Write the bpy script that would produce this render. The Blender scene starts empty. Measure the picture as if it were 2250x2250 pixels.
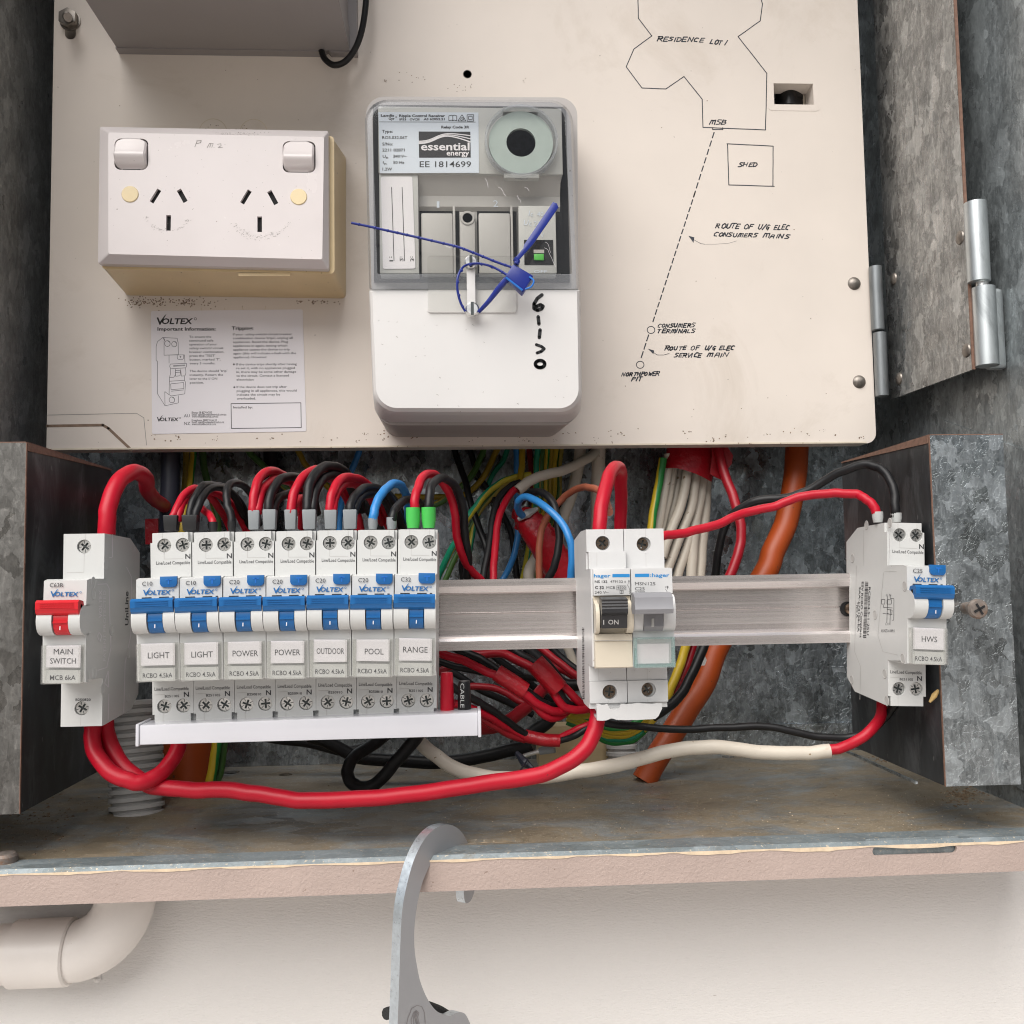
import bpy, bmesh, math, random
from math import radians, sin, cos, pi
from mathutils import Vector, Matrix
from mathutils.geometry import tessellate_polygon

random.seed(7)
SC = bpy.context.scene
COL = SC.collection
S = 0.001                       # builders work in millimetres, origin at the camera, Y = depth into the cabinet

# ------------------------------------------------------------------ camera
YAW, PITCH, ROLL, FPX = radians(3.2), radians(3.9), radians(-0.93), 2060.0
_f = Vector((sin(YAW)*cos(PITCH), cos(YAW)*cos(PITCH), sin(PITCH)))
_r0 = Vector((cos(YAW), -sin(YAW), 0)); _u0 = _r0.cross(_f)
_r = _r0*cos(ROLL) + _u0*sin(ROLL); _u = -_r0*sin(ROLL) + _u0*cos(ROLL)
cam_data = bpy.data.cameras.new('camera'); cam = bpy.data.objects.new('camera', cam_data)
COL.objects.link(cam); SC.camera = cam
cam_data.sensor_fit = 'HORIZONTAL'; cam_data.sensor_width = 36.0; cam_data.lens = 36.0*FPX/2250.0
cam_data.clip_start = 0.01; cam_data.clip_end = 400.0
cam.matrix_world = Matrix(((_r.x, _u.x, -_f.x, 0), (_r.y, _u.y, -_f.y, 0), (_r.z, _u.z, -_f.z, 0), (0, 0, 0, 1)))

# ------------------------------------------------------------------ daylight
SUN_EL, SUN_AZ = radians(50), radians(-30)      # azimuth: right (+) or left (-) of straight behind the camera
sdir = Vector((sin(SUN_AZ)*cos(SUN_EL), -cos(SUN_AZ)*cos(SUN_EL), sin(SUN_EL)))
world = bpy.data.worlds.new('World'); SC.world = world; world.use_nodes = True
wn = world.node_tree; wn.nodes.clear()
w_sky = wn.nodes.new('ShaderNodeTexSky'); w_sky.sky_type = 'NISHITA'; w_sky.sun_disc = False
w_sky.sun_elevation = SUN_EL; w_sky.sun_rotation = pi - SUN_AZ
w_sky.dust_density = 4.0; w_sky.air_density = 1.0; w_sky.ozone_density = 1.0
w_hsv = wn.nodes.new('ShaderNodeHueSaturation'); w_hsv.inputs['Saturation'].default_value = 0.60
w_bg = wn.nodes.new('ShaderNodeBackground'); w_bg.inputs['Strength'].default_value = 0.05
w_out = wn.nodes.new('ShaderNodeOutputWorld')
wn.links.new(w_sky.outputs[0], w_hsv.inputs['Color']); wn.links.new(w_hsv.outputs[0], w_bg.inputs[0])
wn.links.new(w_bg.outputs[0], w_out.inputs[0])
sun_d = bpy.data.lights.new('sun', 'SUN'); sun_d.energy = 2.6; sun_d.angle = radians(60); sun_d.color = (1.0, 0.975, 0.945)
sun = bpy.data.objects.new('sun', sun_d); COL.objects.link(sun)
sun.rotation_euler = sdir.to_track_quat('Z', 'Y').to_euler()
SC.view_settings.view_transform = 'Standard'; SC.view_settings.look = 'None'
SC.view_settings.gamma = 1.0; SC.view_settings.exposure = 0.58
SC.cycles.use_denoising = True; SC.cycles.filter_width = 1.1; SC.cycles.use_adaptive_sampling = True; SC.cycles.adaptive_threshold = 0.02
SC.cycles.max_bounces = 7; SC.cycles.diffuse_bounces = 2; SC.cycles.glossy_bounces = 3; SC.cycles.transparent_max_bounces = 16

# ------------------------------------------------------------------ measuring helpers (photo point + real depth -> millimetres)
def ray(px, py): return _r*((px-1125)/FPX) - _u*((py-1125)/FPX) + _f
def at(px, py, Y): d = ray(px, py); return d*(Y/d.y)
def at_x(px, py, X): d = ray(px, py); return d*(X/d.x)
def at_plane(px, py, p0, n): d = ray(px, py); return d*(p0.dot(n)/d.dot(n))
CROP = {'A': (200, 960, .3106), 'B': (800, 960, .2588), 'C': (1300, 960, .3106), 'D': (700, 1400, .3623), 'E': (1300, 1400, .3364),
        'F': (160, 1560, .3106), 'G': (500, 950, .4141), 'H': (1200, 950, .4141), 'P': (0, 0, 1), 'M': (780, 180, .4141),
        'K': (760, 420, .2899), 'S': (300, 660, .20704), 'O': (200, 260, .3002), 'T': (1340, 0, .28986), 'U': (1340, 420, .28986)}
def cp(k, x, y): c = CROP[k]; return c[0]+x*c[2], c[1]+y*c[2]
def pw(k, x, y, Y): return at(*cp(k, x, y), Y)

# ------------------------------------------------------------------ materials
MATS = {}
def new_mat(name):
    m = bpy.data.materials.new(name); m.use_nodes = True; m.node_tree.nodes.clear(); MATS[name] = m
    return m, m.node_tree
def nd(t, typ, **kw):
    n = t.nodes.new(typ)
    for k, v in kw.items(): setattr(n, k, v)
    return n
def rgba(c): return (c[0], c[1], c[2], 1.0)
def ramp(t, src, stops):
    n = nd(t, 'ShaderNodeValToRGB'); el = n.color_ramp.elements
    while len(el) < len(stops): el.new(0.5)
    for e, (p, c) in zip(el, stops): e.position = p; e.color = rgba(c) if isinstance(c, (tuple, list)) else (c, c, c, 1)
    t.links.new(src, n.inputs[0]); return n.outputs[0]
def noise(t, co, scale, detail=4, rough=.6, dist=0):
    n = nd(t, 'ShaderNodeTexNoise'); n.inputs['Scale'].default_value = scale; n.inputs['Detail'].default_value = detail
    n.inputs['Roughness'].default_value = rough; n.inputs['Distortion'].default_value = dist
    t.links.new(co, n.inputs['Vector']); return n.outputs['Fac']
def mix(t, fac, a, b, typ='MIX'):
    n = nd(t, 'ShaderNodeMix', data_type='RGBA', blend_type=typ)
    for i, v in ((0, fac), (6, a), (7, b)):
        if hasattr(v, 'node'): t.links.new(v, n.inputs[i])
        else: n.inputs[i].default_value = v if i == 0 else rgba(v)
    return n.outputs[2]
def mapped(t, scale, kind='Object'):
    c = nd(t, 'ShaderNodeTexCoord'); m = nd(t, 'ShaderNodeMapping'); m.inputs['Scale'].default_value = scale
    t.links.new(c.outputs[kind], m.inputs[0]); return m.outputs[0]
def mat(name, col, rough=.5, metal=0.0, var=.08, vscale=60, specks=None, bump=None, spec=.5, coat=0, stretch=(1, 1, 1), stain=None, sss=0):
    m, t = new_mat(name)
    p = nd(t, 'ShaderNodeBsdfPrincipled'); o = nd(t, 'ShaderNodeOutputMaterial'); t.links.new(p.outputs[0], o.inputs[0])
    co = mapped(t, stretch)
    n1 = noise(t, co, vscale, 5)
    c = mix(t, ramp(t, n1, [(.3, 0), (.7, 1)]), tuple(x*(1-var) for x in col), tuple(min(1, x*(1+var*.6)) for x in col))
    if stain:
        sscale, lo, hi, scol = stain
        c = mix(t, ramp(t, noise(t, co, sscale, 8, .7, .6), [(lo, 0), (hi, 1)]), c, scol)
    if specks:
        for sscale, lo, scol in specks:
            c = mix(t, ramp(t, noise(t, co, sscale, 2, .5), [(lo, 0), (lo+.035, 1)]), c, scol)
    t.links.new(c, p.inputs['Base Color'])
    p.inputs['Metallic'].default_value = metal; p.inputs['Specular IOR Level'].default_value = spec
    p.inputs['Coat Weight'].default_value = coat
    r = nd(t, 'ShaderNodeMapRange'); t.links.new(n1, r.inputs[0]); r.inputs[3].default_value = max(.03, rough-.1); r.inputs[4].default_value = min(1, rough+.1)
    t.links.new(r.outputs[0], p.inputs['Roughness'])
    if bump:
        b = nd(t, 'ShaderNodeBump'); b.inputs['Strength'].default_value = bump[1]; b.inputs['Distance'].default_value = bump[2] if len(bump) > 2 else .0004
        t.links.new(noise(t, co, bump[0], 6, .6), b.inputs['Height']); t.links.new(b.outputs[0], p.inputs['Normal'])
    return m
def clear(name, tint, gloss=.06, rough=.03, haze=0.0, hazecol=(.8, .8, .8)):
    m, t = new_mat(name); o = nd(t, 'ShaderNodeOutputMaterial')
    tr = nd(t, 'ShaderNodeBsdfTransparent'); tr.inputs[0].default_value = rgba(tint)
    gl = nd(t, 'ShaderNodeBsdfGlossy'); gl.inputs['Roughness'].default_value = rough
    lw0 = nd(t, 'ShaderNodeLayerWeight'); lw0.inputs[0].default_value = .5
    pw_ = nd(t, 'ShaderNodeMath', operation='POWER'); pw_.inputs[1].default_value = 4.0; t.links.new(lw0.outputs['Facing'], pw_.inputs[0])
    lw = nd(t, 'ShaderNodeMath', operation='MULTIPLY_ADD'); lw.inputs[1].default_value = .7; lw.inputs[2].default_value = gloss*.5; t.links.new(pw_.outputs[0], lw.inputs[0])
    base = tr.outputs[0]
    if haze:
        df = nd(t, 'ShaderNodeBsdfDiffuse'); df.inputs[0].default_value = rgba(hazecol)
        mx = nd(t, 'ShaderNodeMixShader'); mx.inputs[0].default_value = haze
        t.links.new(base, mx.inputs[1]); t.links.new(df.outputs[0], mx.inputs[2]); base = mx.outputs[0]
    ms = nd(t, 'ShaderNodeMixShader'); t.links.new(lw.outputs[0], ms.inputs[0])
    t.links.new(base, ms.inputs[1]); t.links.new(gl.outputs[0], ms.inputs[2]); t.links.new(ms.outputs[0], o.inputs[0])
    return m
def galv(name, lo, hi, scale=(110, 110, 60), metal=.65, rough=.42, dust=None, rust=0):
    m, t = new_mat(name)
    p = nd(t, 'ShaderNodeBsdfPrincipled'); o = nd(t, 'ShaderNodeOutputMaterial'); t.links.new(p.outputs[0], o.inputs[0])
    tc = nd(t, 'ShaderNodeTexCoord')
    wob = nd(t, 'ShaderNodeTexNoise'); wob.inputs['Scale'].default_value = 160; wob.inputs['Detail'].default_value = 4
    t.links.new(tc.outputs['Object'], wob.inputs['Vector'])
    add = nd(t, 'ShaderNodeMix', data_type='RGBA', blend_type='LINEAR_LIGHT'); add.inputs[0].default_value = .005
    t.links.new(tc.outputs['Object'], add.inputs[6]); t.links.new(wob.outputs['Color'], add.inputs[7])
    mp = nd(t, 'ShaderNodeMapping'); mp.inputs['Scale'].default_value = scale; mp.inputs['Rotation'].default_value = (.3, .35, .1)
    t.links.new(add.outputs[2], mp.inputs[0])
    v1 = nd(t, 'ShaderNodeTexVoronoi'); v1.inputs['Scale'].default_value = 1.0; t.links.new(mp.outputs[0], v1.inputs['Vector'])
    v2 = nd(t, 'ShaderNodeTexVoronoi'); v2.inputs['Scale'].default_value = 3.1; t.links.new(mp.outputs[0], v2.inputs['Vector'])
    s1 = nd(t, 'ShaderNodeSeparateColor'); t.links.new(v1.outputs['Color'], s1.inputs[0])
    s2 = nd(t, 'ShaderNodeSeparateColor'); t.links.new(v2.outputs['Color'], s2.inputs[0])
    mid = tuple((a*.6+b*.4) for a, b in zip(lo, hi)); m3 = tuple((a*.4+b*.6) for a, b in zip(lo, hi))
    c1 = ramp(t, s1.outputs[0], [(0, lo), (.55, mid), (.9, m3), (1, hi)])
    c2 = ramp(t, s2.outputs[1], [(0, lo), (.7, mid), (1, hi)])
    fm_ = nd(t, 'ShaderNodeMapping'); fm_.inputs['Scale'].default_value = (1.0, 1.0, .3); fm_.inputs['Rotation'].default_value = (.2, .5, .2); t.links.new(tc.outputs['Object'], fm_.inputs[0])
    c3 = ramp(t, noise(t, fm_.outputs[0], 420, 5, .7, .8), [(.3, lo), (.55, mid), (.72, hi)])
    big = nd(t, 'ShaderNodeTexVoronoi'); big.inputs['Scale'].default_value = .5; t.links.new(mp.outputs[0], big.inputs['Vector'])
    sb = nd(t, 'ShaderNodeSeparateColor'); t.links.new(big.outputs['Color'], sb.inputs[0])
    c = mix(t, .45, c1, c2); c = mix(t, .55, c, c3)
    c = mix(t, ramp(t, sb.outputs[0], [(.84, 0), (.87, .38)]), c, hi)
    n = noise(t, tc.outputs['Object'], 40, 6, .65)
    c = mix(t, ramp(t, n, [(.35, .35), (.6, 0)]), c, tuple(x*.55 for x in lo))
    if dust:
        dm = nd(t, 'ShaderNodeMapping'); dm.inputs['Scale'].default_value = (.55, 1, 1); t.links.new(tc.outputs['Object'], dm.inputs[0])
        c = mix(t, ramp(t, noise(t, dm.outputs[0], dust[0]*1.6, 9, .78, .6), [(dust[1]+.04, 0), (dust[2]-.04, .95)]), c, dust[3])
        c = mix(t, ramp(t, noise(t, dm.outputs[0], 55, 8, .8, 1.0), [(.56, 0), (.70, .7)]), c, tuple(x*.42 for x in dust[3]))
        c = mix(t, ramp(t, noise(t, tc.outputs['Object'], 700, 3, .6), [(.62, 0), (.68, .8)]), c, dust[4])
    if rust:
        c = mix(t, ramp(t, noise(t, tc.outputs['Object'], 28, 8, .75, .5), [(.62, 0), (.72, rust)]), c, (.16, .075, .035))
    t.links.new(c, p.inputs['Base Color'])
    if dust:
        mr = nd(t, 'ShaderNodeMapRange'); t.links.new(noise(t, tc.outputs['Object'], dust[0], 9, .72, .4), mr.inputs[0])
        mr.inputs[1].default_value = dust[1]; mr.inputs[2].default_value = dust[2]; mr.inputs[3].default_value = metal; mr.inputs[4].default_value = 0
        t.links.new(mr.outputs[0], p.inputs['Metallic'])
    else: p.inputs['Metallic'].default_value = metal
    rr = nd(t, 'ShaderNodeMapRange'); t.links.new(s1.outputs[1], rr.inputs[0]); rr.inputs[3].default_value = rough-.18; rr.inputs[4].default_value = rough+.16
    t.links.new(rr.outputs[0], p.inputs['Roughness'])
    b = nd(t, 'ShaderNodeBump'); b.inputs['Strength'].default_value = .5; b.inputs['Distance'].default_value = .0005
    t.links.new(s2.outputs[2], b.inputs['Height']); t.links.new(b.outputs[0], p.inputs['Normal'])
    return m
def earth_mat(name, green, yellow, dim=1.0):
    m, t = new_mat(name)
    p = nd(t, 'ShaderNodeBsdfPrincipled'); o = nd(t, 'ShaderNodeOutputMaterial'); t.links.new(p.outputs[0], o.inputs[0])
    uv = nd(t, 'ShaderNodeUVMap'); uv.uv_map = 'UVMap'; sx = nd(t, 'ShaderNodeSeparateXYZ'); t.links.new(uv.outputs[0], sx.inputs[0])
    f = nd(t, 'ShaderNodeMath', operation='FRACT'); t.links.new(sx.outputs[1], f.inputs[0])
    c = mix(t, ramp(t, f.outputs[0], [(0, 0), (.49, 0), (.51, 1), (1, 1)]), tuple(x*dim for x in green), tuple(x*dim for x in yellow))
    t.links.new(c, p.inputs['Base Color']); p.inputs['Roughness'].default_value = .42
    return m

mat('panel_cream', (.77, .70, .63), .42, var=.07, vscale=7, stain=(11, .56, .80, (.63, .555, .475)), specks=[(420, .78, (.14, .11, .08))], spec=.4)
mat('panel_edge', (.70, .62, .50), .55, var=.15, vscale=80, specks=[(500, .66, (.22, .15, .1))])
mat('wall_paint', (.82, .795, .76), .55, var=.05, vscale=7, bump=(1100, .55, .0007), stretch=(.35, 1, 1), stain=(18, .63, .85, (.66, .62, .56)), specks=[(300, .79, (.35, .3, .25))])
mat('lip_paint', (.47, .37, .325), .62, var=.08, vscale=30, bump=(900, .6, .0007), specks=[(500, .74, (.3, .22, .18))])
mat('paint_chip', (.78, .62, .44), .6, var=.2, vscale=200)
mat('conduit_paint', (.83, .785, .735), .38, var=.05, vscale=30, bump=(260, .25, .0006), specks=[(330, .755, (.3, .22, .16))])
mat('grey_steel_paint', (.29, .27, .27), .5, var=.03, vscale=30)
mat('outlet_white', (.71, .66, .65), .24, var=.03, vscale=30, specks=[(600, .765, (.25, .2, .18))], spec=.5)
mat('outlet_block', (.78, .61, .35), .36, var=.07, vscale=30, specks=[(520, .74, (.2, .12, .06))])
mat('cap_cream', (.80, .66, .40), .4)
mat('paper_white', (.80, .775, .80), .6, var=.015, vscale=40)
mat('print_black', (.02, .02, .023), .6, var=.1)
mat('print_grey', (.035, .035, .04), .6, var=.1)
mat('ink_blue_black', (.04, .047, .062), .55, var=.4, vscale=400)
mat('ink_faint', (.30, .28, .26), .55, var=.3, vscale=300)
mat('seam_grey', (.50, .49, .47), .5)
mat('brand_blue', (.012, .14, .38), .5, var=.05)
mat('light_blue_print', (.02, .25, .60), .5, var=.05)
mat('breaker_case', (.62, .625, .61), .36, var=.03, vscale=60, stain=(45, .64, .85, (.56, .545, .50)), specks=[(700, .775, (.3, .26, .2))])
mat('old_breaker_case', (.65, .65, .645), .38, var=.03, vscale=60, specks=[(600, .745, (.32, .25, .2))])
mat('old_breaker_beige', (.68, .61, .49), .35, var=.03, vscale=60, specks=[(700, .755, (.3, .2, .12))])
mat('lever_blue', (.010, .125, .36), .33, var=.04, spec=.5)
mat('lever_red', (.62, .012, .022), .33, var=.04, spec=.5)
mat('lever_black', (.028, .028, .03), .35, var=.1)
mat('lever_grey', (.26, .26, .275), .38, var=.04)
mat('zinc_screw', (.80, .80, .78), .30, metal=1, var=.15, vscale=300)
mat('screw_recess', (.085, .095, .095), .4, metal=.6)
mat('bronze_screw', (.20, .15, .11), .32, metal=.9, var=.3, vscale=300)
mat('dark_void', (.012, .012, .013), .8)
mat('aluminium', (.76, .71, .69), .27, metal=.82, var=.10, vscale=14, stretch=(.15, 8, 60), specks=[(400, .72, (.35, .3, .26))])
mat('busbar_white', (.66, .66, .70), .2, var=.015, coat=.3)
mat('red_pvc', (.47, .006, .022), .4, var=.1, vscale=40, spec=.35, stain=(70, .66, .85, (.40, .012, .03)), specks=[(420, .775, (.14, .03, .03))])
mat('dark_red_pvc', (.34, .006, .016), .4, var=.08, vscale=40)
mat('red_tape', (.40, .007, .016), .3, var=.15, vscale=50, bump=(110, .8, .0015))
mat('black_pvc', (.011, .011, .012), .42, var=.2, vscale=60, spec=.32, specks=[(380, .76, (.08, .07, .06))])
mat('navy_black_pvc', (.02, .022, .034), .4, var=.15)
mat('blue_pvc', (.03, .22, .55), .36, var=.05)
mat('brown_pvc', (.34, .10, .055), .4, var=.06)
mat('white_sheath', (.62, .56, .47), .45, var=.07, vscale=40, stain=(60, .6, .75, (.42, .31, .2)), specks=[(260, .72, (.25, .18, .1))])
mat('orange_pvc', (.36, .058, .007), .45, var=.1, vscale=40, specks=[(240, .71, (.12, .04, .02))])
mat('grey_conduit', (.50, .49, .475), .5, var=.07, vscale=50)
mat('grey_boot', (.26, .28, .29), .4, var=.03)
mat('clear_boot', (.46, .47, .46), .35, var=.03)
mat('black_boot', (.015, .015, .016), .42)
mat('green_boot', (.07, .50, .09), .35, var=.05)
mat('meter_white', (.70, .69, .675), .38, var=.02, vscale=30, specks=[(420, .80, (.3, .26, .22))])
mat('meter_grey', (.46, .445, .425), .42, var=.02)
mat('meter_lightgrey', (.52, .52, .50), .4, var=.02)
mat('meter_label', (.66, .72, .80), .35, var=.01)
mat('meter_base', (.46, .43, .41), .45, var=.04, specks=[(420, .74, (.15, .12, .1))])
mat('ring_dark', (.06, .066, .07), .35, var=.35, vscale=400)
mat('washer_zinc', (.36, .42, .395), .42, metal=.25, var=.06, vscale=120)
mat('seal_blue', (.008, .022, .22), .32, var=.06)
mat('seal_light', (.02, .16, .55), .3)
mat('relay_green', (.10, .52, .07), .4)
mat('hook_steel', (.40, .405, .42), .42, metal=.3, var=.03, vscale=30)
mat('hook_edge', (.62, .68, .72), .3, metal=.8, var=.15, vscale=500)
mat('nut_steel', (.26, .235, .21), .42, metal=.8, var=.2, vscale=300)
mat('rusty_screw', (.24, .205, .18), .55, metal=.35, var=.25, vscale=250, stain=(200, .5, .7, (.22, .12, .07)))
mat('hinge_zinc', (.56, .60, .61), .36, metal=.8, var=.2, vscale=70, stretch=(1, 1, .35), stain=(60, .55, .7, (.36, .39, .40)))
mat('dark_hinge', (.26, .28, .29), .42, metal=.7, var=.25, vscale=70, stretch=(1, 1, .4))
mat('shaded_zinc', (.075, .082, .088), .4, metal=.6, var=.6, vscale=45, stain=(60, .5, .72, (.17, .18, .19)), specks=[(260, .72, (.2, .2, .2))], stretch=(1, 1, .4))  # bracket sheet with the inner faces' shade put into the colour
mat('rust_edge', (.21, .12, .085), .7, var=.3, vscale=400)
mat('groove_brown', (.24, .165, .115), .7, var=.3, vscale=200)
mat('black_cord', (.012, .012, .012), .7, bump=(1500, .8, .0005))
mat('dirt', (.17, .12, .075), .9, var=.4, vscale=300)
mat('dry_leaf', (.62, .42, .16), .6, var=.3, vscale=300)
mat('timber', (.55, .42, .24), .6, var=.15, vscale=40, stretch=(.2, 1, 4))
mat('paving', (.50, .46, .43), .8, var=.1, vscale=3)
mat('insulator_white', (.75, .74, .72), .4)
galv('galv_wall', (.14, .143, .142), (.74, .76, .76), (240, 240, 130), .86, .36)
galv('galv_plate', (.14, .155, .16), (.80, .87, .90), (200, 200, 130), .86, .34)
galv('galv_back', (.10, .108, .112), (.80, .88, .94), (190, 190, 140), .9, .30, rust=.5)
galv('galv_floor', (.17, .185, .19), (.34, .36, .36), (60, 120, 60), .4, .5, dust=(16, .35, .58, (.25, .20, .135), (.56, .49, .37)))
galv('galv_hem', (.22, .26, .27), (.44, .49, .51), (50, 110, 60), .45, .45, dust=(90, .60, .7, (.5, .4, .26), (.7, .6, .45)))
galv('galv_side', (.19, .195, .19), (.62, .64, .63), (230, 230, 130), .25, .45)
galv('galv_side_right', (.13, .145, .15), (.62, .68, .70), (190, 190, 120), .42, .40)
galv('galv_shaded', (.10, .098, .092), (.36, .35, .33), (190, 190, 110), .8, .42)  # darker copy of the bracket sheet, painting in the left side's shade
clear('clear_plastic', (.97, .97, .96), rough=.04)
clear('clear_label_cover', (.97, .97, .96), rough=.08, haze=.06)
clear('clear_teal', (.82, .93, .92), rough=.05, haze=.25, hazecol=(.50, .70, .70))
clear('frosted_clear', (.93, .94, .95), rough=.12, haze=.20, hazecol=(.66, .68, .71), gloss=.12)
earth_mat('earth_wire', (.012, .20, .035), (.55, .38, .02))
earth_mat('earth_wire_faded', (.06, .15, .03), (.42, .33, .06))
earth_mat('earth_wire_teal', (.01, .26, .14), (.50, .42, .03))
mat('yellow_pvc', (.36, .24, .012), .4, var=.1)

# ------------------------------------------------------------------ mesh builder
class MB:
    def __init__(self): self.v = []; self.f = []; self.uv = {}
    def add(self, vs, fs):
        n = len(self.v); self.v += [Vector(p) for p in vs]; self.f += [tuple(i+n for i in q) for q in fs]; return self
    def hexa(self, p):          # p: 8 points, bottom loop then top loop
        return self.add(p, [(0, 3, 2, 1), (4, 5, 6, 7), (0, 1, 5, 4), (1, 2, 6, 5), (2, 3, 7, 6), (3, 0, 4, 7)])
    def box(self, x0, x1, y0, y1, z0, z1):
        return self.hexa([(x0, y0, z0), (x1, y0, z0), (x1, y1, z0), (x0, y1, z0), (x0, y0, z1), (x1, y0, z1), (x1, y1, z1), (x0, y1, z1)])
    def loft(self, a, b, capa=True, capb=True):
        n = len(a); fs = [(i, (i+1) % n, n+(i+1) % n, n+i) for i in range(n)]
        if capa: fs.append(tuple(range(n-1, -1, -1)))
        if capb: fs.append(tuple(range(n, 2*n)))
        return self.add(list(a)+list(b), fs)
    def prism(self, poly, axis, a, b, holes=()):
        """poly: 2D points. axis 'X': (y,z) swept along x; 'Y': (x,z) swept along y; 'Z': (x,y) swept along z"""
        def P(q, t):
            return (t, q[0], q[1]) if axis == 'X' else (q[0], t, q[1]) if axis == 'Y' else (q[0], q[1], t)
        if not holes: return self.loft([P(q, a) for q in poly], [P(q, b) for q in poly])
        loops = [list(poly)]+[list(h) for h in holes]
        flat = [q for l in loops for q in l]; n = len(flat)
        tris = tessellate_polygon([[Vector((q[0], q[1], 0)) for q in l] for l in loops])
        vs = [P(q, a) for q in flat]+[P(q, b) for q in flat]
        fs = [tuple(t) for t in tris]+[tuple(i+n for i in reversed(t)) for t in tris]
        o = 0
        for l in loops:
            k = len(l); fs += [(o+i, o+(i+1) % k, n+o+(i+1) % k, n+o+i) for i in range(k)]; o += k
        return self.add(vs, fs)
    def lathe(self, prof, c, axis, n=24, ref=None):
        """prof: (radius, distance along axis)"""
        ax = Vector(axis).normalized(); r1 = ax.orthogonal().normalized(); r2 = ax.cross(r1); c = Vector(c)
        vs = []; fs = []; m = len(prof)
        for i in range(n):
            a = 2*pi*i/n; d = r1*cos(a)+r2*sin(a)
            vs += [c+d*r+ax*h for r, h in prof]
        for i in range(n):
            j = (i+1) % n
            fs += [(i*m+k, j*m+k, j*m+k+1, i*m+k+1) for k in range(m-1)]
        if prof[0][0] > 0: fs.append(tuple(i*m for i in range(n-1, -1, -1)))
        if prof[-1][0] > 0: fs.append(tuple(i*m+m-1 for i in range(n)))
        return self.add(vs, fs)
    def tube(self, pts, r, n=12, sub=6, cap=True, twist=.004, ph=0.0, wob=0.0):
        pts = [Vector(p) for p in pts]; rs = r if isinstance(r, (list, tuple)) else [r]*len(pts)
        P, R = [], []
        if len(pts) == 2: P, R = pts, list(rs)
        else:
            for i in range(len(pts)-1):
                p0 = pts[i-1] if i else pts[0]*2-pts[1]; p1, p2 = pts[i], pts[i+1]
                p3 = pts[i+2] if i+2 < len(pts) else pts[-1]*2-pts[-2]
                for k in range(sub):
                    t = k/sub
                    P.append(.5*((2*p1)+(-p0+p2)*t+(2*p0-5*p1+4*p2-p3)*t*t+(-p0+3*p1-3*p2+p3)*t**3)); R.append(rs[i]*(1-t)+rs[i+1]*t)
            P.append(pts[-1]); R.append(rs[-1])
        if wob and len(P) > 8:
            a1, a2, a3 = (random.random()*6 for _ in range(3))
            for i in range(2, len(P)-2): P[i] = P[i]+Vector((sin(i*.55+a1)+.6*sin(i*1.3+a2), .5*sin(i*.7+a2), sin(i*.6+a3)+.6*sin(i*1.17+a1)))*wob
        T = [(P[min(i+1, len(P)-1)]-P[max(i-1, 0)]).normalized() for i in range(len(P))]
        nrm = T[0].cross(Vector((0, 1, .05))); nrm = nrm.normalized() if nrm.length > 1e-4 else T[0].orthogonal().normalized()
        base = len(self.v); L = 0
        for i, p in enumerate(P):
            if i:
                L += (p-P[i-1]).length
                q = T[i-1].rotation_difference(T[i]); nrm = q @ nrm
            b = T[i].cross(nrm)
            for k in range(n):
                a = 2*pi*k/n; self.v.append(p+(nrm*cos(a)+b*sin(a))*R[i])
        L = 0
        for i in range(len(P)-1):
            l2 = L+(P[i+1]-P[i]).length
            for k in range(n):
                k2 = (k+1) % n; f = (base+i*n+k, base+i*n+k2, base+(i+1)*n+k2, base+(i+1)*n+k)
                self.uv[len(self.f)] = [(L, k/n+L*twist+ph), (L, (k+1)/n+L*twist+ph), (l2, (k+1)/n+l2*twist+ph), (l2, k/n+l2*twist+ph)]
                self.f.append(f)
            L = l2
        if cap:
            self.f.append(tuple(base+k for k in range(n-1, -1, -1))); e = base+(len(P)-1)*n; self.f.append(tuple(e+k for k in range(n)))
        return self
    # flat lettering and drawn strokes on a surface: mp(u, v) -> point
    def stroke(self, mp, pts, w, rnd=True):
        for (a, b) in zip(pts[:-1], pts[1:]):
            a, b = Vector(a), Vector(b); d = b-a
            if d.length < 1e-6: continue
            q = Vector((-d.y, d.x)).normalized()*(w/2)
            self.add([mp(*(a+q)), mp(*(a-q)), mp(*(b-q)), mp(*(b+q))], [(0, 1, 2, 3)])
        if rnd:
            for p in pts:
                self.add([mp(p[0]+cos(k*pi/4+.4)*w/2, p[1]+sin(k*pi/4+.4)*w/2) for k in range(8)], [tuple(range(8))])
        return self
    def poly2(self, mp, pts): return self.add([mp(*p) for p in pts], [tuple(range(len(pts)))])
    def text(self, mp, s, x0, x1, yb, cap, bold=0.0, shear=0.0, up=False):
        vs, fs, w = glyphs(s, bold, shear)
        k = (x1-x0)/w; h = cap/.73
        if up: return self.add([mp(x0+y*h, yb-x*k) for x, y in vs], fs)
        return self.add([mp(x0+x*k, yb-y*h) for x, y in vs], fs)
    def build(self, name, material, parent=None, bevel=0, seg=2, smooth=True, angle=32, origin=None):
        if origin is None:
            if parent is not None: origin = Vector(parent['_o'])
            else:
                lo = [min(p[i] for p in self.v) for i in range(3)]; hi = [max(p[i] for p in self.v) for i in range(3)]
                origin = Vector(((lo[0]+hi[0])/2, (lo[1]+hi[1])/2, lo[2]))
        me = bpy.data.meshes.new(name)
        me.from_pydata([((p-origin)*S)[:] for p in self.v], [], self.f)
        if self.uv:
            l = me.uv_layers.new(name='UVMap')
            for fi, uvs in self.uv.items():
                for li, c in zip(me.polygons[fi].loop_indices, uvs): l.data[li].uv = c
        bm = bmesh.new(); bm.from_mesh(me)
        bmesh.ops.recalc_face_normals(bm, faces=bm.faces) if not self.uv else None
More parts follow.
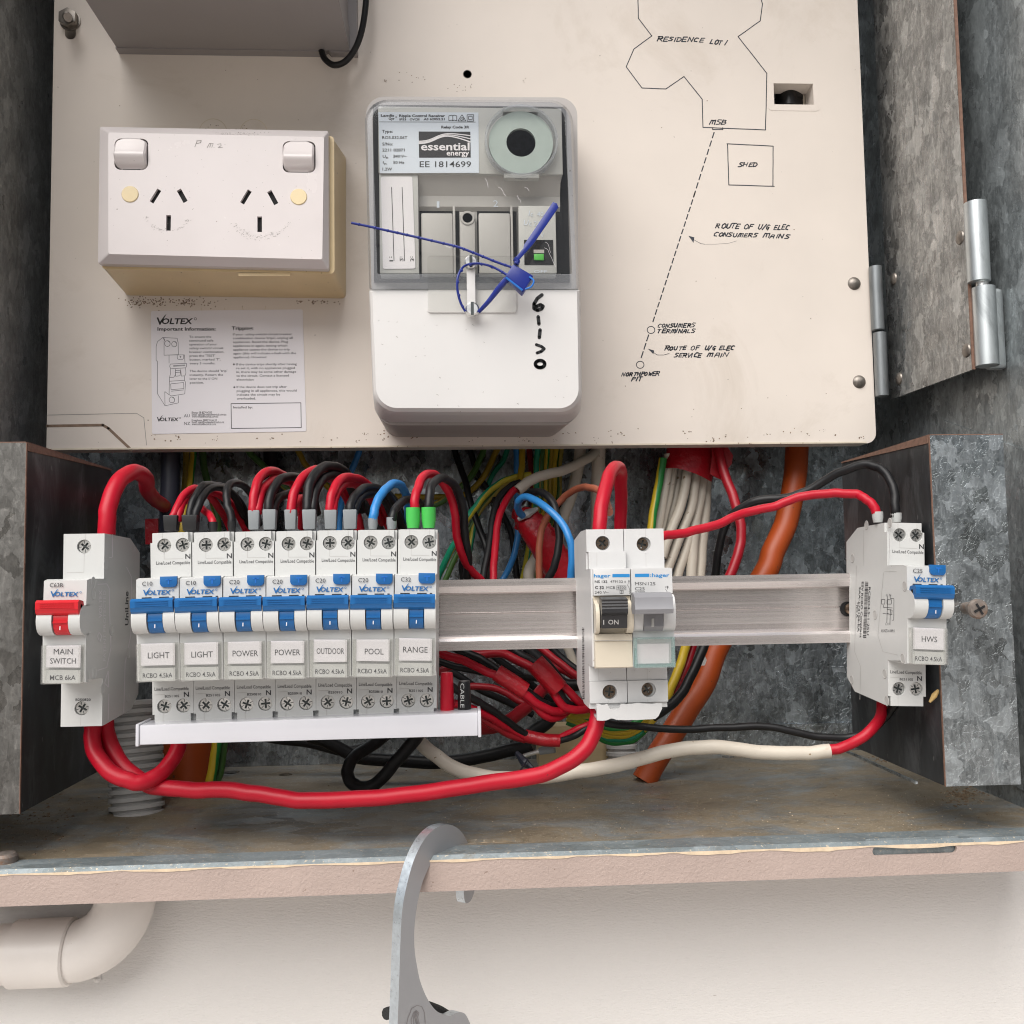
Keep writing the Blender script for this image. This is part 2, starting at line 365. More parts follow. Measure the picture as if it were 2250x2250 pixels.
        if bevel:
            es = [e for e in bm.edges if e.is_manifold and e.calc_face_angle(0) > .5]
            bmesh.ops.bevel(bm, geom=es, offset=bevel*S, segments=seg, profile=.6, affect='EDGES', clamp_overlap=True)
        bm.to_mesh(me); bm.free()
        if smooth: me.shade_smooth(); me.set_sharp_from_angle(angle=radians(angle))
        me.materials.append(MATS[material])
        o = bpy.data.objects.new(name, me); COL.objects.link(o)
        if parent is not None: o.parent = parent; o.location = (origin-Vector(parent['_o']))*S
        else: o.location = origin*S
        o['_o'] = tuple(origin)
        return o
_g = {}
def glyphs(s, bold, shear):
    key = (s, bold, shear)
    if key in _g: return _g[key]
    c = bpy.data.curves.new('lettering', 'FONT'); c.body = s; c.size = 1.0; c.resolution_u = 2; c.offset = bold; c.shear = shear; c.fill_mode = 'FRONT'
    o = bpy.data.objects.new('lettering', c); me = bpy.data.meshes.new_from_object(o)
    vs = [(v.co.x, v.co.y) for v in me.vertices]; fs = [tuple(p.vertices) for p in me.polygons]
    bpy.data.objects.remove(o); bpy.data.curves.remove(c); bpy.data.meshes.remove(me)
    x0 = min(v[0] for v in vs); w = max(v[0] for v in vs)-x0
    _g[key] = ([(x-x0, y) for x, y in vs], fs, w); return _g[key]
def tag(o, label, cat, group=None, kind=None):
    if label: o['label'] = label
    if cat: o['category'] = cat
    if group: o['group'] = group
    if kind: o['kind'] = kind
    return o
def thing(name, label, cat, loc, group=None):
    o = bpy.data.objects.new(name, None); COL.objects.link(o); o.empty_display_size = .01
    o.location = Vector(loc)*S; o['_o'] = tuple(Vector(loc)); return tag(o, label, cat, group)
def inst(src, parent, loc, rot=None, name=None):
    """copy of a small part (shared mesh) at a millimetre position"""
    o = src.copy(); COL.objects.link(o); o.parent = parent
    o.location = (Vector(loc)-Vector(parent['_o']))*S
    if rot is not None: o.rotation_euler = rot
    o['_o'] = tuple(Vector(loc)); return o
def rrect(x0, x1, z0, z1, r, n=6):
    out = []
    for cx, cz, a0 in ((x1-r, z1-r, 0), (x0+r, z1-r, 90), (x0+r, z0+r, 180), (x1-r, z0+r, 270)):
        out += [(cx+r*cos(radians(a0+90*k/n)), cz+r*sin(radians(a0+90*k/n))) for k in range(n+1)]
    return out
def circ(cx, cz, r, n=24): return [(cx+r*cos(2*pi*k/n), cz+r*sin(2*pi*k/n)) for k in range(n)]

# ------------------------------------------------------------------ stroke handwriting (capitals)
HAND = {'R': (.62, [[(0, 0), (.05, 1)], [(-.08, .97), (.45, 1), (.55, .75), (.4, .52), (.02, .5)], [(.2, .5), (.6, 0)]]),
 'E': (.52, [[(.5, 1), (.04, .98), (0, 0), (.5, .02)], [(.02, .5), (.42, .52)]]),
 'S': (.55, [[(.55, .95), (.15, 1), (.05, .7), (.3, .52), (.52, .35), (.4, .04), (0, 0)]]),
 'I': (.12, [[(.04, 1), (.02, 0)]]), '1': (.2, [[(.1, 1), (.0, -.1)]]),
 'D': (.6, [[(.04, .95), (0, 0)], [(-.05, 1), (.42, .9), (.58, .5), (.4, .08), (0, 0)]]),
 'N': (.6, [[(0, 0), (.04, 1), (.5, 0), (.58, 1)]]), 'C': (.55, [[(.55, .9), (.25, 1), (.02, .6), (.08, .1), (.5, .02)]]),
 'L': (.5, [[(.05, 1), (0, .02), (.5, .04)]]), 'O': (.6, [[(.3, 1), (.04, .7), (.06, .15), (.32, 0), (.58, .3), (.54, .8), (.3, 1)]]),
 'T': (.55, [[(-.02, .98), (.6, 1)], [(.3, .98), (.24, 0)]]), 'M': (.78, [[(0, 0), (.1, .95), (.35, .9), (.36, .1)], [(.36, .85), (.68, .95), (.7, 0)]]),
 'B': (.6, [[(.03, 1), (0, 0)], [(0, 1), (.45, .92), (.4, .58), (.05, .52)], [(.3, .54), (.58, .35), (.45, .05), (0, 0)]]),
 'H': (.6, [[(.03, 1), (0, 0)], [(.58, 1), (.55, 0)], [(0, .5), (.58, .55)]]),
 'U': (.6, [[(.02, 1), (.04, .2), (.28, 0), (.52, .2), (.56, 1)]]), 'F': (.5, [[(.52, 1), (.04, .98), (0, 0)], [(.02, .52), (.42, .55)]]),
 '/': (.45, [[(.45, 1.1), (0, -.1)]]), 'G': (.6, [[(.55, .88), (.25, 1), (.02, .5), (.2, .02), (.52, .1), (.54, .42), (.3, .4)], [(.54, .42), (.5, -.2)]]),
 'A': (.6, [[(0, 0), (.2, .98), (.56, .96), (.55, 0)], [(.05, .45), (.56, .48)]]), 'W': (.7, [[(0, 1), (.12, .05), (.34, .7), (.5, .02), (.72, 1)]]),
 'P': (.55, [[(.05, 1), (0, -.05)], [(0, .98), (.5, .95), (.5, .58), (.05, .5)]]), 'V': (.5, [[(0, 1), (.2, 0), (.55, 1)]]), ' ': (.4, []), '.': (.15, [[(.05, .05), (.07, .03)]])}
def hand(mb, mp, s, x0, y0, x1, y1, h, w, slant=.62):
    """handwriting whose base line runs from (x0,y0) to (x1,y1) in photo pixels"""
    tot = sum(HAND[c][0]+.2 for c in s)-.2; L = math.hypot(x1-x0, y1-y0); k = L/tot; ux, uy = (x1-x0)/L, (y1-y0)/L; x = 0
    for c in s:
        wd, st = HAND[c]; jx, jy = random.uniform(-.07, .07), random.uniform(-.1, .1); js = random.uniform(.86, 1.1); sl_ = slant+random.uniform(-.12, .16)
        for pl in st:
            q = []
            for (a, b) in pl:
                X = (x+a*js+jx+(b*sl_*h/k)*.6)*k; Y = (b*js+jy)*h
                q.append((x0+ux*X+uy*Y, y0+uy*X-ux*Y))
            mb.stroke(mp, q, w*random.uniform(.7, 1.1))
        x += wd+.2
def logo(mb, mp, x0, yt, w):
    """check-mark wordmark, x0/yt = left/top of the tick, w = width"""
    k = w/392.0
    def q(x, y): return (x0+(x-213)*k, yt+(y-145)*k)
    mb.poly2(mp, [q(213, 183), q(230, 179), q(249, 226), q(251, 259), q(243, 259)])
    mb.poly2(mp, [q(249, 226), q(300, 158), q(318, 145), q(253, 259), q(251, 259)])
    a, b = q(268, 250), q(600, 250); mb.text(mp, 'OLTEX', a[0], b[0], a[1], 62*k, bold=.028, shear=.18)
    c = q(624, 196); rr = 13*k; mb.stroke(mp, [(c[0]+rr*cos(i*pi/4), c[1]+rr*sin(i*pi/4)) for i in range(9)], 5*k, False)

# =================================================================== SETTING
g = MB(); g.add([(-9000, -9000, -1450), (9000, -9000, -1450), (9000, 457, -1450), (-9000, 457, -1450)], [(0, 1, 2, 3)])
tag(g.build('ground', 'paving', smooth=False), None, None, kind='structure')
XL, XR, ZF, ZB, YB = -244.0, 268.5, -115.0, -127.0, 600.0     # cabinet sides, floor, underside of the lip, back
YL = 395.0                                                     # front of the cabinet
ZT = 520.0
w = MB(); w.prism([(-2600, -1450), (2600, -1450), (2600, 1250), (-2600, 1250)], 'Y', 458, 560, [[(XL-4, ZB+1), (XR+4, ZB+1), (XR+4, ZT+2), (XL-4, ZT+2)]])
tag(w.build('house_wall', 'wall_paint', smooth=False), 'cream painted rendered wall below the open metal cabinet', 'wall')

cab = thing('meter_cabinet', 'open recessed galvanised steel electrical cabinet with painted front lip', 'cabinet', (12, 500, ZF))
b = MB(); b.box(XL, XR, YB, YB+1.5, ZF+17, ZT); b.box(XL, XR, YB-2.2, YB+1.2, ZF, ZF+17.5); b.build('back_sheet', 'galv_back', cab, smooth=False)
b = MB(); b.box(XL-1.5, XL, YL, YB, ZF-2, ZT); b.build('side_sheet', 'galv_side', cab, smooth=False)
b = MB(); b.box(XR, XR+1.5, YL, YB, ZF-2, ZT); b.build('side_sheet', 'galv_side_right', cab, smooth=False)
b = MB(); b.box(XL, XR, YL, YB, ZT, ZT+2); b.build('top_sheet', 'galv_wall', cab, smooth=False)  # out of view, added to shade the interior
# floor with the hook slot, a knock-out and old fixing holes
def fp(px, py):                                    # photo point on the floor
    d = ray(px, py); q = d*(ZF/d.z); return (q.x, q.y)
sl0, sl1 = fp(960, 1868), fp(1165, 1856)
def fh(px, py, r): c = fp(px, py); return circ(c[0], c[1], r, 14)
slot = [(sl0[0], 414.5), (sl1[0], 414.5)]+[(sl1[0]-(sl1[0]-sl0[0])*k/14, 419.0+random.uniform(0, 1.4)+(1.2 if 2 < k < 12 else 0)) for k in range(15)]
b = MB(); b.prism([(XL, 410), (XR, 410), (XR, YB-2.5), (XL, YB-2.5)], 'Z', ZF-1.5, ZF, [slot, fh(508, 1697, 5), fh(628, 1702, 4), fh(1600, 1663, 4), fh(950, 1680, 3.5)])
b.build('floor_sheet', 'galv_floor', cab, smooth=False)
b = MB(); b.box(sl0[0]-3, sl1[0]+3, 419, 423, ZF-6, ZF-1.6); b.build('slot_edge', 'paint_chip', cab, smooth=False)
b = MB(); b.prism([(395.2, ZF-.9), (397, ZF+.5), (410.4, ZF+.35), (411.2, ZF+.05), (411.2, ZF-2), (395.2, ZF-2)], 'X', XL, XR); b.build('front_hem', 'galv_hem', cab, smooth=False)
# painted lip with a long slot near its right end
s0, s1 = at(1917, 1868, YL), at(2102, 1853, YL)
z0 = (s0.z+s1.z)/2-1.2
lslot = rrect(s0.x, s1.x, z0-2.1, z0+1.7, 1.8)
b = MB(); b.prism([(XL-2, ZB), (XR+2, ZB), (XR+2, ZF-1.2), (XL-2, ZF-1.2)], 'Y', YL, YL+1.6, [lslot]); b.build('front_lip', 'lip_paint', cab, smooth=False)
b = MB(); b.box(s0.x-2, s1.x+2, YL+2.0, YL+2.6, z0-5, z0+4.5); b.build('slot_backing', 'galv_hem', cab, smooth=False)
random.seed(3)
b = MB(); n = 120; top = []; bot = []
for i in range(n+1):
    x = XL+(XR-XL)*i/n; h = .75+.3*sin(i*.7)+random.uniform(-.2, .25)
    if 78 < i < 112: h += .5+.35*sin(i*.5)
    top.append((x, YL-.25, ZF-.75)); bot.append((x, YL-.25, ZF-.75-max(.25, h)))
b.add(top+bot, [(i, i+1, n+2+i, n+1+i) for i in range(n)]); b.build('chipped_paint_edge', 'paint_chip', cab, smooth=False)
b = MB(); b.prism([(YL, ZB), (YB, ZB), (YB, ZB-1.5), (YL, ZB-1.5)], 'X', XL-2, XR+2); b.build('underside_sheet', 'lip_paint', cab, smooth=False)
# flat rusty bolt at the left front corner of the floor
p = at(12, 1812, 408); b = MB(); b.lathe([(0, 4.5), (4.0, 3.9), (5, 2.8), (5.2, 0)], (p.x, p.y, ZF), (0, 0, 1), 18); b.build('corner_bolt', 'rusty_screw', cab)
# weld tabs at the back corners
for (ax, ay, bx, by, Y) in ((62, 1742, 178, 1632, 500), (1958, 1560, 2078, 1628, 470)):
    b = MB(); X = XL+1 if ax < 1000 else 208.6
    b.box(min(X, X+1), X+1.2, Y-40, Y+40, ZF+16, ZF+17.2); b.build('folded_seam', 'galv_plate', cab, smooth=False)

# mounting brackets (front face + flange running back)
def bracket(xa, xb, xf, name):
    m = MB(); za, zb = -93.5, 59.0
    m.box(xa, xb, 400, 401.2, za, zb)                               # front face
    s = 1 if xf == xa else -1
    xo = xb if xf == xa else xa
    m.box(min(xo, xo-1.2*s), max(xo, xo-1.2*s), 401.3, 409, za, zb)
    o = m.build(name, 'galv_plate' if xf > 0 else 'galv_shaded', cab, smooth=False)  # left face coloured darker in place of weaker light
    fl_ = MB(); fl_.prism([(401.3, zb-.2), (401.3, za), (496, za), (496, zb-.7)], 'X', xf, xf+1.2*s); fl_.build('bracket_flange', 'shaded_zinc', o, smooth=False)  # same sheet as the front face, its shade painted near-black
    tw_ = MB(); tw_.prism([(401.4, zb-.3), (494, zb-.8), (401.4, zb-3.4)], 'X', xf-.5*s, xf-.05*s); tw_.build('folded_top_edge', 'rust_edge', o, smooth=False)
    e = MB()
    e.box(xf-.25*s if s > 0 else xf, xf if s > 0 else xf+.25, 399.9, 400.9, za, zb)
    e.box(min(xa, xb), max(xa, xb), 399.9, 401.1, zb, zb+.35)
    e.add([(xf-.2*s, 400.2, zb+.4), (xf+1.3*s, 400.2, zb+.4), (xf+1.3*s, 496, zb-.1), (xf-.2*s, 496, zb-.1), (xf-.2*s, 400.2, zb-.3), (xf-.2*s, 496, zb-.9)], [(0, 1, 2, 3), (0, 3, 5, 4)])
    e.build('rusty_edge', 'rust_edge', o, smooth=False)
    return o
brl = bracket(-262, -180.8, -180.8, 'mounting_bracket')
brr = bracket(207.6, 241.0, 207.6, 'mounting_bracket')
p = at(2150, 1338, 388); q = at(2122, 1336, 400)
b = MB(); ax = (Vector((p.x-q.x, -12, p.z-q.z)))
b.lathe([(2.6, 0), (2.6, 1), (2.75, 1.2), (2.6, 5), (2.75, 5.5), (2.6, 9)], q, ax, 16)
b.lathe([(2.8, 9), (4.1, 9.6), (4.3, 11.5), (3.6, 12.6), (0, 12.9)], q, ax, 20)
hd = b.build('bracket_screw', 'rusty_screw', brr)
b = MB(); ax = ax.normalized(); c = q+ax*13.15; r1 = Vector((1, .1, 0)); r1 = (r1-ax*r1.dot(ax)).normalized(); r2 = ax.cross(r1)
for a in (.5, .5+pi/2):
    d = r1*cos(a)+r2*sin(a); e = ax.cross(d)*.5
    b.add([c+d*2.6+e, c+d*2.6-e, c-d*2.6-e, c-d*2.6+e], [(0, 1, 2, 3)])
b.build('cross_slot', 'dark_void', hd, smooth=False)
p = at(2062, 1516, 403); b = MB(); b.tube([p, p+Vector((-2, 0, -2.4)), p+Vector((-4.2, 0, -5.2))], [.6, 1.3, .5], 8); b.build('leaf_scrap', 'dry_leaf', brr)

# lower right corner sheet over the cabinet wall
b = MB(); m = [(XR-.8, 395.5, 44), (XR-.8, 500, 82), (XR-.8, 500, -100), (XR-.8, 395.5, -112)]
b.loft([Vector(q) for q in m], [Vector(q)+Vector((.6, 0, 0)) for q in m]); b.build('corner_sheet', 'galv_side_right', cab, smooth=False)

# ------------------------------------------------------------------ hinged plate and hinges at the right
PX = 251.3
hp = thing('hinge_strip', 'upright galvanised hinge plate between the cream board and the cabinet side', 'hinge plate', (PX, 480, 90))
b = MB(); bl, br_ = at_x(1955, 878, PX), at_x(2133, 812, PX)
b.prism([(527, bl.z*527/bl.y), (440, br_.z*440/br_.y), (440, ZT-5), (527, ZT-5)], 'X', PX, PX+1.6); b.build('plate', 'galv_wall', hp, smooth=False)
b = MB(); b.box(PX-.1, PX+1.3, 439.3, 440.1, br_.z*440/br_.y, ZT-6); b.build('rusty_edge', 'rust_edge', hp, smooth=False)
def barrel(pts, r, Y, name, mt, parent):
    a, c = at(*pts[0], Y), at(*pts[1], Y); x = (a.x+c.x)/2
    b = MB(); b.lathe([(r*.72, 0), (r, .5), (r, a.z-c.z-.5), (r*.72, a.z-c.z)], (x, Y, c.z), (0, 0, 1), 24); return b.build(name, mt, parent)
barrel(((1922, 585), (1930, 727)), 3.7, 522, 'hinge_barrel', 'dark_hinge', hp)
barrel(((1933, 730), (1938, 872)), 3.7, 522, 'hinge_barrel', 'dark_hinge', hp)
barrel(((2142, 444), (2152, 622)), 5.3, 437, 'hinge_barrel', 'hinge_zinc', hp)
barrel(((2156, 600), (2158, 650)), 3.0, 437, 'hinge_pin', 'zinc_screw', hp)
lb = barrel(((2160, 630), (2170, 806)), 5.4, 437, 'hinge_barrel', 'hinge_zinc', hp)
a, c = at(2170, 630, 437), at(2180, 812, 437); b = MB(); b.box(a.x-1, a.x+8.5, 437.5, 442.8, c.z+.6, a.z-.2); b.build('hinge_leaf', 'hinge_zinc', hp, bevel=2.4, seg=4)
def rivet_on_x(px, py, X, r, nm, par, mt='nut_steel'):
    p = at_x(px, py, X); b = MB(); b.lathe([(0, 1.6), (r*.55, 1.35), (r*.9, .7), (r, 0)], p, (-1, 0, 0), 18); return b.build(nm, mt, par)
for px, py in ((1964, 613), (1976, 832), (2110, 522), (2124, 770)): rivet_on_x(px, py, PX, 3.6, 'rivet', hp)
p = at(2247, 694, 450); b = MB(); b.lathe([(0, 2), (3, 1.4), (4, 0)], (XR, p.y, p.z), (-1, 0, 0), 16); b.build('rusty_rivet', 'rust_edge', cab)

# ------------------------------------------------------------------ cream mounting board
YP = 525.0
pnl = thing('mounting_board', 'cream painted hinged board carrying the meter, outlet and hand-drawn site plan', 'board', (13, YP+6, 72))
xl, xr, zb, zt = -226.4, 240.7, 73.0, ZT-8
outl = [(xl+1.5, zb)]+[(xr-6+6*sin(radians(a)), zb+6-6*cos(radians(a))) for a in range(0, 91, 15)]+[(xr, zt), (xl, zt), (xl, zb+1.5)]
c0, c1 = pw('T', 1240, 632, YP), pw('T', 1545, 795, YP)
cut = [(c0.x, c1.z), (c1.x, c1.z), (c1.x, c0.z), (c0.x, c0.z)]
h1 = at(1027, 163, YP); h2 = at(155, 66, YP)
b = MB(); b.prism(outl, 'Y', YP, YP+12, [cut, circ(h1.x, h1.z, 1.9, 20), rrect(h2.x-3, h2.x+3, h2.z-5.5, h2.z+3, 2.9, 5)])
b.build('board_sheet', 'panel_cream', pnl, smooth=False)
b = MB(); b.box(xl+.5, xr-6, YP-.35, YP-.02, zb+.1, zb+1.0); b.build('worn_bottom_edge', 'panel_edge', pnl, smooth=False)
ps = lambda px, py: at(px, py, YP-.06)
b = MB(); b.stroke(ps, [(104, 936), (226, 934), (238, 941), (288, 988)], 6); b.build('trim_groove', 'groove_brown', pnl, smooth=False)
b = MB(); b.stroke(ps, [(104, 912), (300, 908), (316, 918), (322, 978)], 1.2); b.build('trim_scratch', 'ink_faint', pnl, smooth=False)
# cut-out frame
b = MB(); f0 = 1.2
b.prism(rrect(c0.x-3.8, c1.x+3.8, c1.z-3.8, c0.z+3.8, 2.5), 'Y', YP-.18, YP, [cut]); b.build('cutout_frame', 'panel_cream', pnl, smooth=False)
# rivets and knob marks
for px, py in ((1877, 623), (1888, 839)):
    q = at(px, py, YP); b = MB(); b.lathe([(0, 1.9), (1.6, 1.75), (3.0, 1.1), (3.9, 0)], q, (0, -1, 0), 20); b.build('board_rivet', 'nut_steel', pnl)
q = at(1027, 163, YP); b = MB(); b.lathe([(1.9, 0), (1.9, -.4), (2.6, -.05), (2.5, 0)], q, (0, -1, 0), 20); b.lathe([(0, -2), (1.9, -2)], q, (0, -1, 0), 16); b.build('screw_hole', 'dark_void', pnl)
# hand-drawn plan (pen)
pt = lambda x, y: ps(*cp('T', x, y)); pu = lambda x, y: ps(*cp('U', x, y))
b = MB()
for pl in ([(212, -60), (216, 138), (318, 272), (182, 372), (124, 506), (244, 667), (425, 674), (562, 580), (700, 752), (706, 965), (1180, 985), (1190, 556), (972, 277), (1140, 158), (1157, 30), (1145, -10), (1060, -90)],
           [(888, 1090), (1238, 1108), (1236, 1412)], [(892, 1090), (902, 1402), (1246, 1412)], [(780, 968), (780, 982), (856, 982), (856, 968)]):
    for a, c in zip(pl[:-1], pl[1:]):
        n = max(1, int(math.hypot(c[0]-a[0], c[1]-a[1])/60)); pp = [(a[0]+(c[0]-a[0])*i/n+random.uniform(-1, 1), a[1]+(c[1]-a[1])*i/n+random.uniform(-1, 1)) for i in range(n+1)]
        pp[0], pp[-1] = a, c; b.stroke(pt, pp, 7)
P0, P1 = (790, 1005), (628, 1512)
def dash(k, p0, p1, n, d=.62):
    f = pt if k == 'T' else pu
    for i in range(n):
        t0 = i/n; t1 = t0+d/n; b.stroke(f, [(p0[0]+(p1[0]-p0[0])*t0, p0[1]+(p1[1]-p0[1])*t0), (p0[0]+(p1[0]-p0[0])*t1, p0[1]+(p1[1]-p0[1])*t1)], 9)
dash('T', P0, P1, 8); dash('U', (646, 10), (320, 1010), 18); dash('U', (294, 1090), (232, 1280), 3, .7)
for cx, cy in ((312, 1052), (230, 1316)): b.stroke(pu, [(cx+29*cos(i*pi/8), cy+27*sin(i*pi/8)) for i in range(17)], 6, False)
b.poly2(pu, [(596, 338), (640, 350), (634, 392)]); b.stroke(pu, [(630, 365), (690, 398), (720, 402)], 3); b.stroke(pu, [(720, 402), (800, 402), (900, 395), (960, 378)], 1.6)
b.poly2(pu, [(288, 1194), (336, 1208), (330, 1236)]); b.stroke(pu, [(326, 1220), (360, 1242), (410, 1242), (450, 1230)], 4)
hT = lambda s, x0, y0, x1, y1, h, w=9: hand(b, pt, s, x0, y0, x1, y1, h, w)
hU = lambda s, x0, y0, x1, y1, h, w=9: hand(b, pu, s, x0, y0, x1, y1, h, w)
hT('RESIDENCE', 356, 308, 705, 320, 32); hT('LOT 1', 760, 331, 882, 342, 34); hT('MSB', 752, 944, 878, 944, 32); hT('SHED', 974, 1262, 1115, 1262, 30, 8)
hU('ROUTE OF', 802, 278, 1075, 286, 34); hU('U/G ELEC', 1122, 286, 1352, 292, 36); hU('CONSUMERS', 788, 342, 1110, 350, 28); hU('MAINS', 1158, 352, 1355, 358, 30)
hU('CONSUMERS', 362, 1030, 640, 1030, 28); hU('TERMINALS', 360, 1072, 640, 1074, 28)
hU('ROUTE OF', 414, 1206, 670, 1202, 30); hU('U/G ELEC', 716, 1204, 935, 1204, 30); hU('SERVICE', 484, 1260, 690, 1258, 30); hU('MAIN', 738, 1256, 890, 1256, 30)
hU('NORTHPOWER', 90, 1400, 370, 1398, 28); hU('PIT', 164, 1438, 236, 1436, 28)
b.build('pen_drawing', 'ink_blue_black', pnl, smooth=False)
# dust specks, spider dirt and ring stains: small smudges of their own
b = MB(); random.seed(11)
def smudge(px, py, r, n=1, sp=0):
    for _ in range(n):
        x, y = px+random.gauss(0, sp), py+random.gauss(0, sp*.45); k = 7; a0 = random.random()*6
        b.poly2(ps, [(x+r*random.uniform(.4, 1.3)*cos(a0+i*2*pi/k), y+r*random.uniform(.4, 1.2)*sin(a0+i*2*pi/k)) for i in range(k)])
for px, n, sp in ((300, 36, 13), (330, 30, 15), (352, 16, 8), (395, 22, 12), (416, 30, 9), (460, 16, 14), (690, 10, 5), (712, 12, 6), (660, 7, 5), (740, 4, 6)): smudge(px, 664, 1.7, n, sp)
for _ in range(70): smudge(random.uniform(330, 1900), 972-abs(random.gauss(0, 14)), random.uniform(.8, 2.2), random.choice((1, 1, 2, 4)), 5)
for _ in range(36): smudge(random.uniform(130, 1880), random.uniform(140, 900), random.uniform(.8, 1.6))
for px, py, n, sp in ((905, 176, 8, 16), (1010, 190, 10, 20), (847, 178, 5, 4), (470, 280, 10, 10), (540, 287, 10, 12), (1150, 180, 4, 10)): smudge(px, py, 1.3, n, sp)
b.build('dirt_specks', 'groove_brown', pnl, smooth=False)['kind'] = 'stuff'
b = MB()
for px, py, r in ((468, 292, 31), (557, 292, 30), (468, 676, 26), (558, 672, 26)): b.stroke(ps, [(px+r*cos(i*pi/10+pi), py+(r if py < 400 else r*.8)*sin(i*pi/10+(pi if py < 400 else 0))) for i in range(11)], 1.8, False)
b.build('ring_marks', 'panel_edge', pnl, smooth=False)

# nut and stud in the board's slotted hole
nt = thing('hex_nut_and_stud', 'steel hex nut and threaded stud in the board\'s upper left corner', 'bolt', at(155, 50, YP))
q = at(155, 47, YP); b = MB(); hexa_ = [(q.x+5.4*cos(radians(a)), q.z+5.4*sin(radians(a))) for a in range(30, 390, 60)]
b.prism(hexa_, 'Y', YP-5, YP-.8); b.prism(circ(q.x, q.z, 5.9, 24), 'Y', YP-.8, YP-.05); b.build('nut', 'nut_steel', nt, bevel=.35)
e = at(149, 38, YP-16); b = MB(); d = Vector((e.x, YP-16, e.z))-Vector((q.x, YP-5, q.z)); L = d.length; pr = []
for i in range(14): pr += [(2.45, L*i/14), (2.05, L*(i+.5)/14)]
b.lathe(pr+[(2.2, L)], (q.x, YP-5, q.z), d, 16); b.build('stud', 'nut_steel', nt)

# black cable ties seen through the board's cut-out
ct = thing('black_cable_tie', 'black cable ties round a cable seen through the board\'s rectangular cut-out', 'cable tie', pw('T', 1390, 740, 545))
b = MB(); a, c = pw('T', 1390, 560, 548), pw('T', 1385, 900, 548); b.tube([a, c], 11, 20); b.build('cable', 'white_sheath', ct)
for y0, y1, tl in ((668, 725, -10), (728, 792, -3)):
    b = MB(); pp = []
    for i in range(13):
        t = i/12; x = 1255+t*240; yy = (y0+y1)/2+30-46*sin(pi*min(1, max(0, t*.95+.03)))-tl*(t-.5)*2
        pp.append(pw('T', x, yy, 541-9*sin(pi*t)))
    up, dn = [p+Vector((0, 0, 3.0)) for p in pp], [p-Vector((0, 0, 3.0)) for p in pp]
    b.add(up+dn+[p+Vector((0, 2, 0)) for p in up]+[p+Vector((0, 2, 0)) for p in dn], [(i, i+1, 14+i, 13+i) for i in range(12)]+[(i, i+1, 27+i, 26+i) for i in range(12)]+[(13+i, 14+i, 40+i, 39+i) for i in range(12)])
    b.build('tie_band', 'black_pvc', ct)

# ------------------------------------------------------------------ grey steel box at the top left and its black cable
lb_, rb_ = at(262, 128, YP), at(787, 118, YP)
eb = thing('grey_steel_box', 'grey painted steel box fixed at the top of the cream board', 'box', ((lb_.x+rb_.x)/2, 490, lb_.z))
zz0 = (lb_.z+rb_.z)/2
b = MB(); nx = rb_.x-17
b.prism([(lb_.x, zz0), (nx-2.5, zz0), (nx, zz0+2), (nx+2, zz0), (rb_.x, zz0), (rb_.x, ZT-12), (lb_.x, ZT-12)], 'Y', 519, YP-.05)
b.box(lb_.x+.5, rb_.x-5, 432, 519, zz0+.6, ZT-12); b.build('box_body', 'grey_steel_paint', eb, smooth=False)
b = MB(); b.prism([(432, zz0+.6), (519, zz0+.6), (519, zz0+14)], 'X', rb_.x-5, rb_.x-4.2); b.build('side_gusset', 'grey_steel_paint', eb, smooth=False)
kc = MB(); kc.tube([at(800, -140, 505), at(806, -40, 505), at(800, 40, 507), at(786, 95, 510), at(762, 132, 513), at(735, 143, 515), at(714, 130, 517), at(705, 108, 520)], 1.75, 12)
tag(kc.build('black_cable', 'black_pvc'), 'thin black cable curling out of the grey steel box', 'cable')

# ------------------------------------------------------------------ double power outlet
og = thing('power_outlet', 'white double power outlet on a yellowed plastic mounting block', 'power outlet', at(480, 655, YP))
bf = [at(228, 292, 490), at(735, 302, 490), at(736, 604, 490), at(226, 594, 490)]
brs = [at(276, 330, YP-.1), at(760, 340, YP-.1), at(760, 656, YP-.1), at(274, 649, YP-.1)]
def rq(c, r, n=5):            # rounded quad through 4 corners (tl,tr,br,bl) in a plane of constant Y
    out = []
    for i in range(4):
        p, a, d = c[i], c[i-1], c[(i+1) % 4]; e1, e2 = (a-p).normalized(), (d-p).normalized()
        for k in range(n+1):
            t = k/n; out.append(p+e1*r*(1-t)**2+e2*r*t**2)
    return out
b = MB(); b.loft(rq(brs, 3), rq(bf, 3)); b.build('mounting_block', 'outlet_block', og, angle=25)
bf2 = [p+Vector((0, -1.6, 0)) for p in bf]
b = MB(); b.loft(rq(bf, 3), rq([p+Vector((0, -1.6, 0)) for p in bf], 2.6)); b.build('block_rim', 'outlet_block', og)
kx = at(1085, 0, 1)
b = MB(); a, c = pw('O', 1078, 1122, 488), pw('O', 1458, 1158, 488); b.box(a.x, c.x, 488.2, 489, c.z+.4, a.z-.6); b.build('knockout_tab', 'outlet_block', og)
back = [at(226, 287, 488), at(724, 296, 488), at(725, 597, 488), at(222, 585, 488)]
front = [at(238, 291, 479), at(712, 301, 479), at(708, 570, 479), at(238, 558, 479)]
YO = 479.0
po = lambda x, y: pw('O', x, y, YO)
def slotq(x0, y0, x1, y1, w=26):
    d = Vector((x1-x0, y1-y0)).normalized(); n_ = Vector((-d.y, d.x))*w/2; a, c = Vector((x0, y0)), Vector((x1, y1))
    return [(lambda p: (p.x, p.z))(po(*q)) for q in (a+n_, a-n_, c-n_, c+n_)]
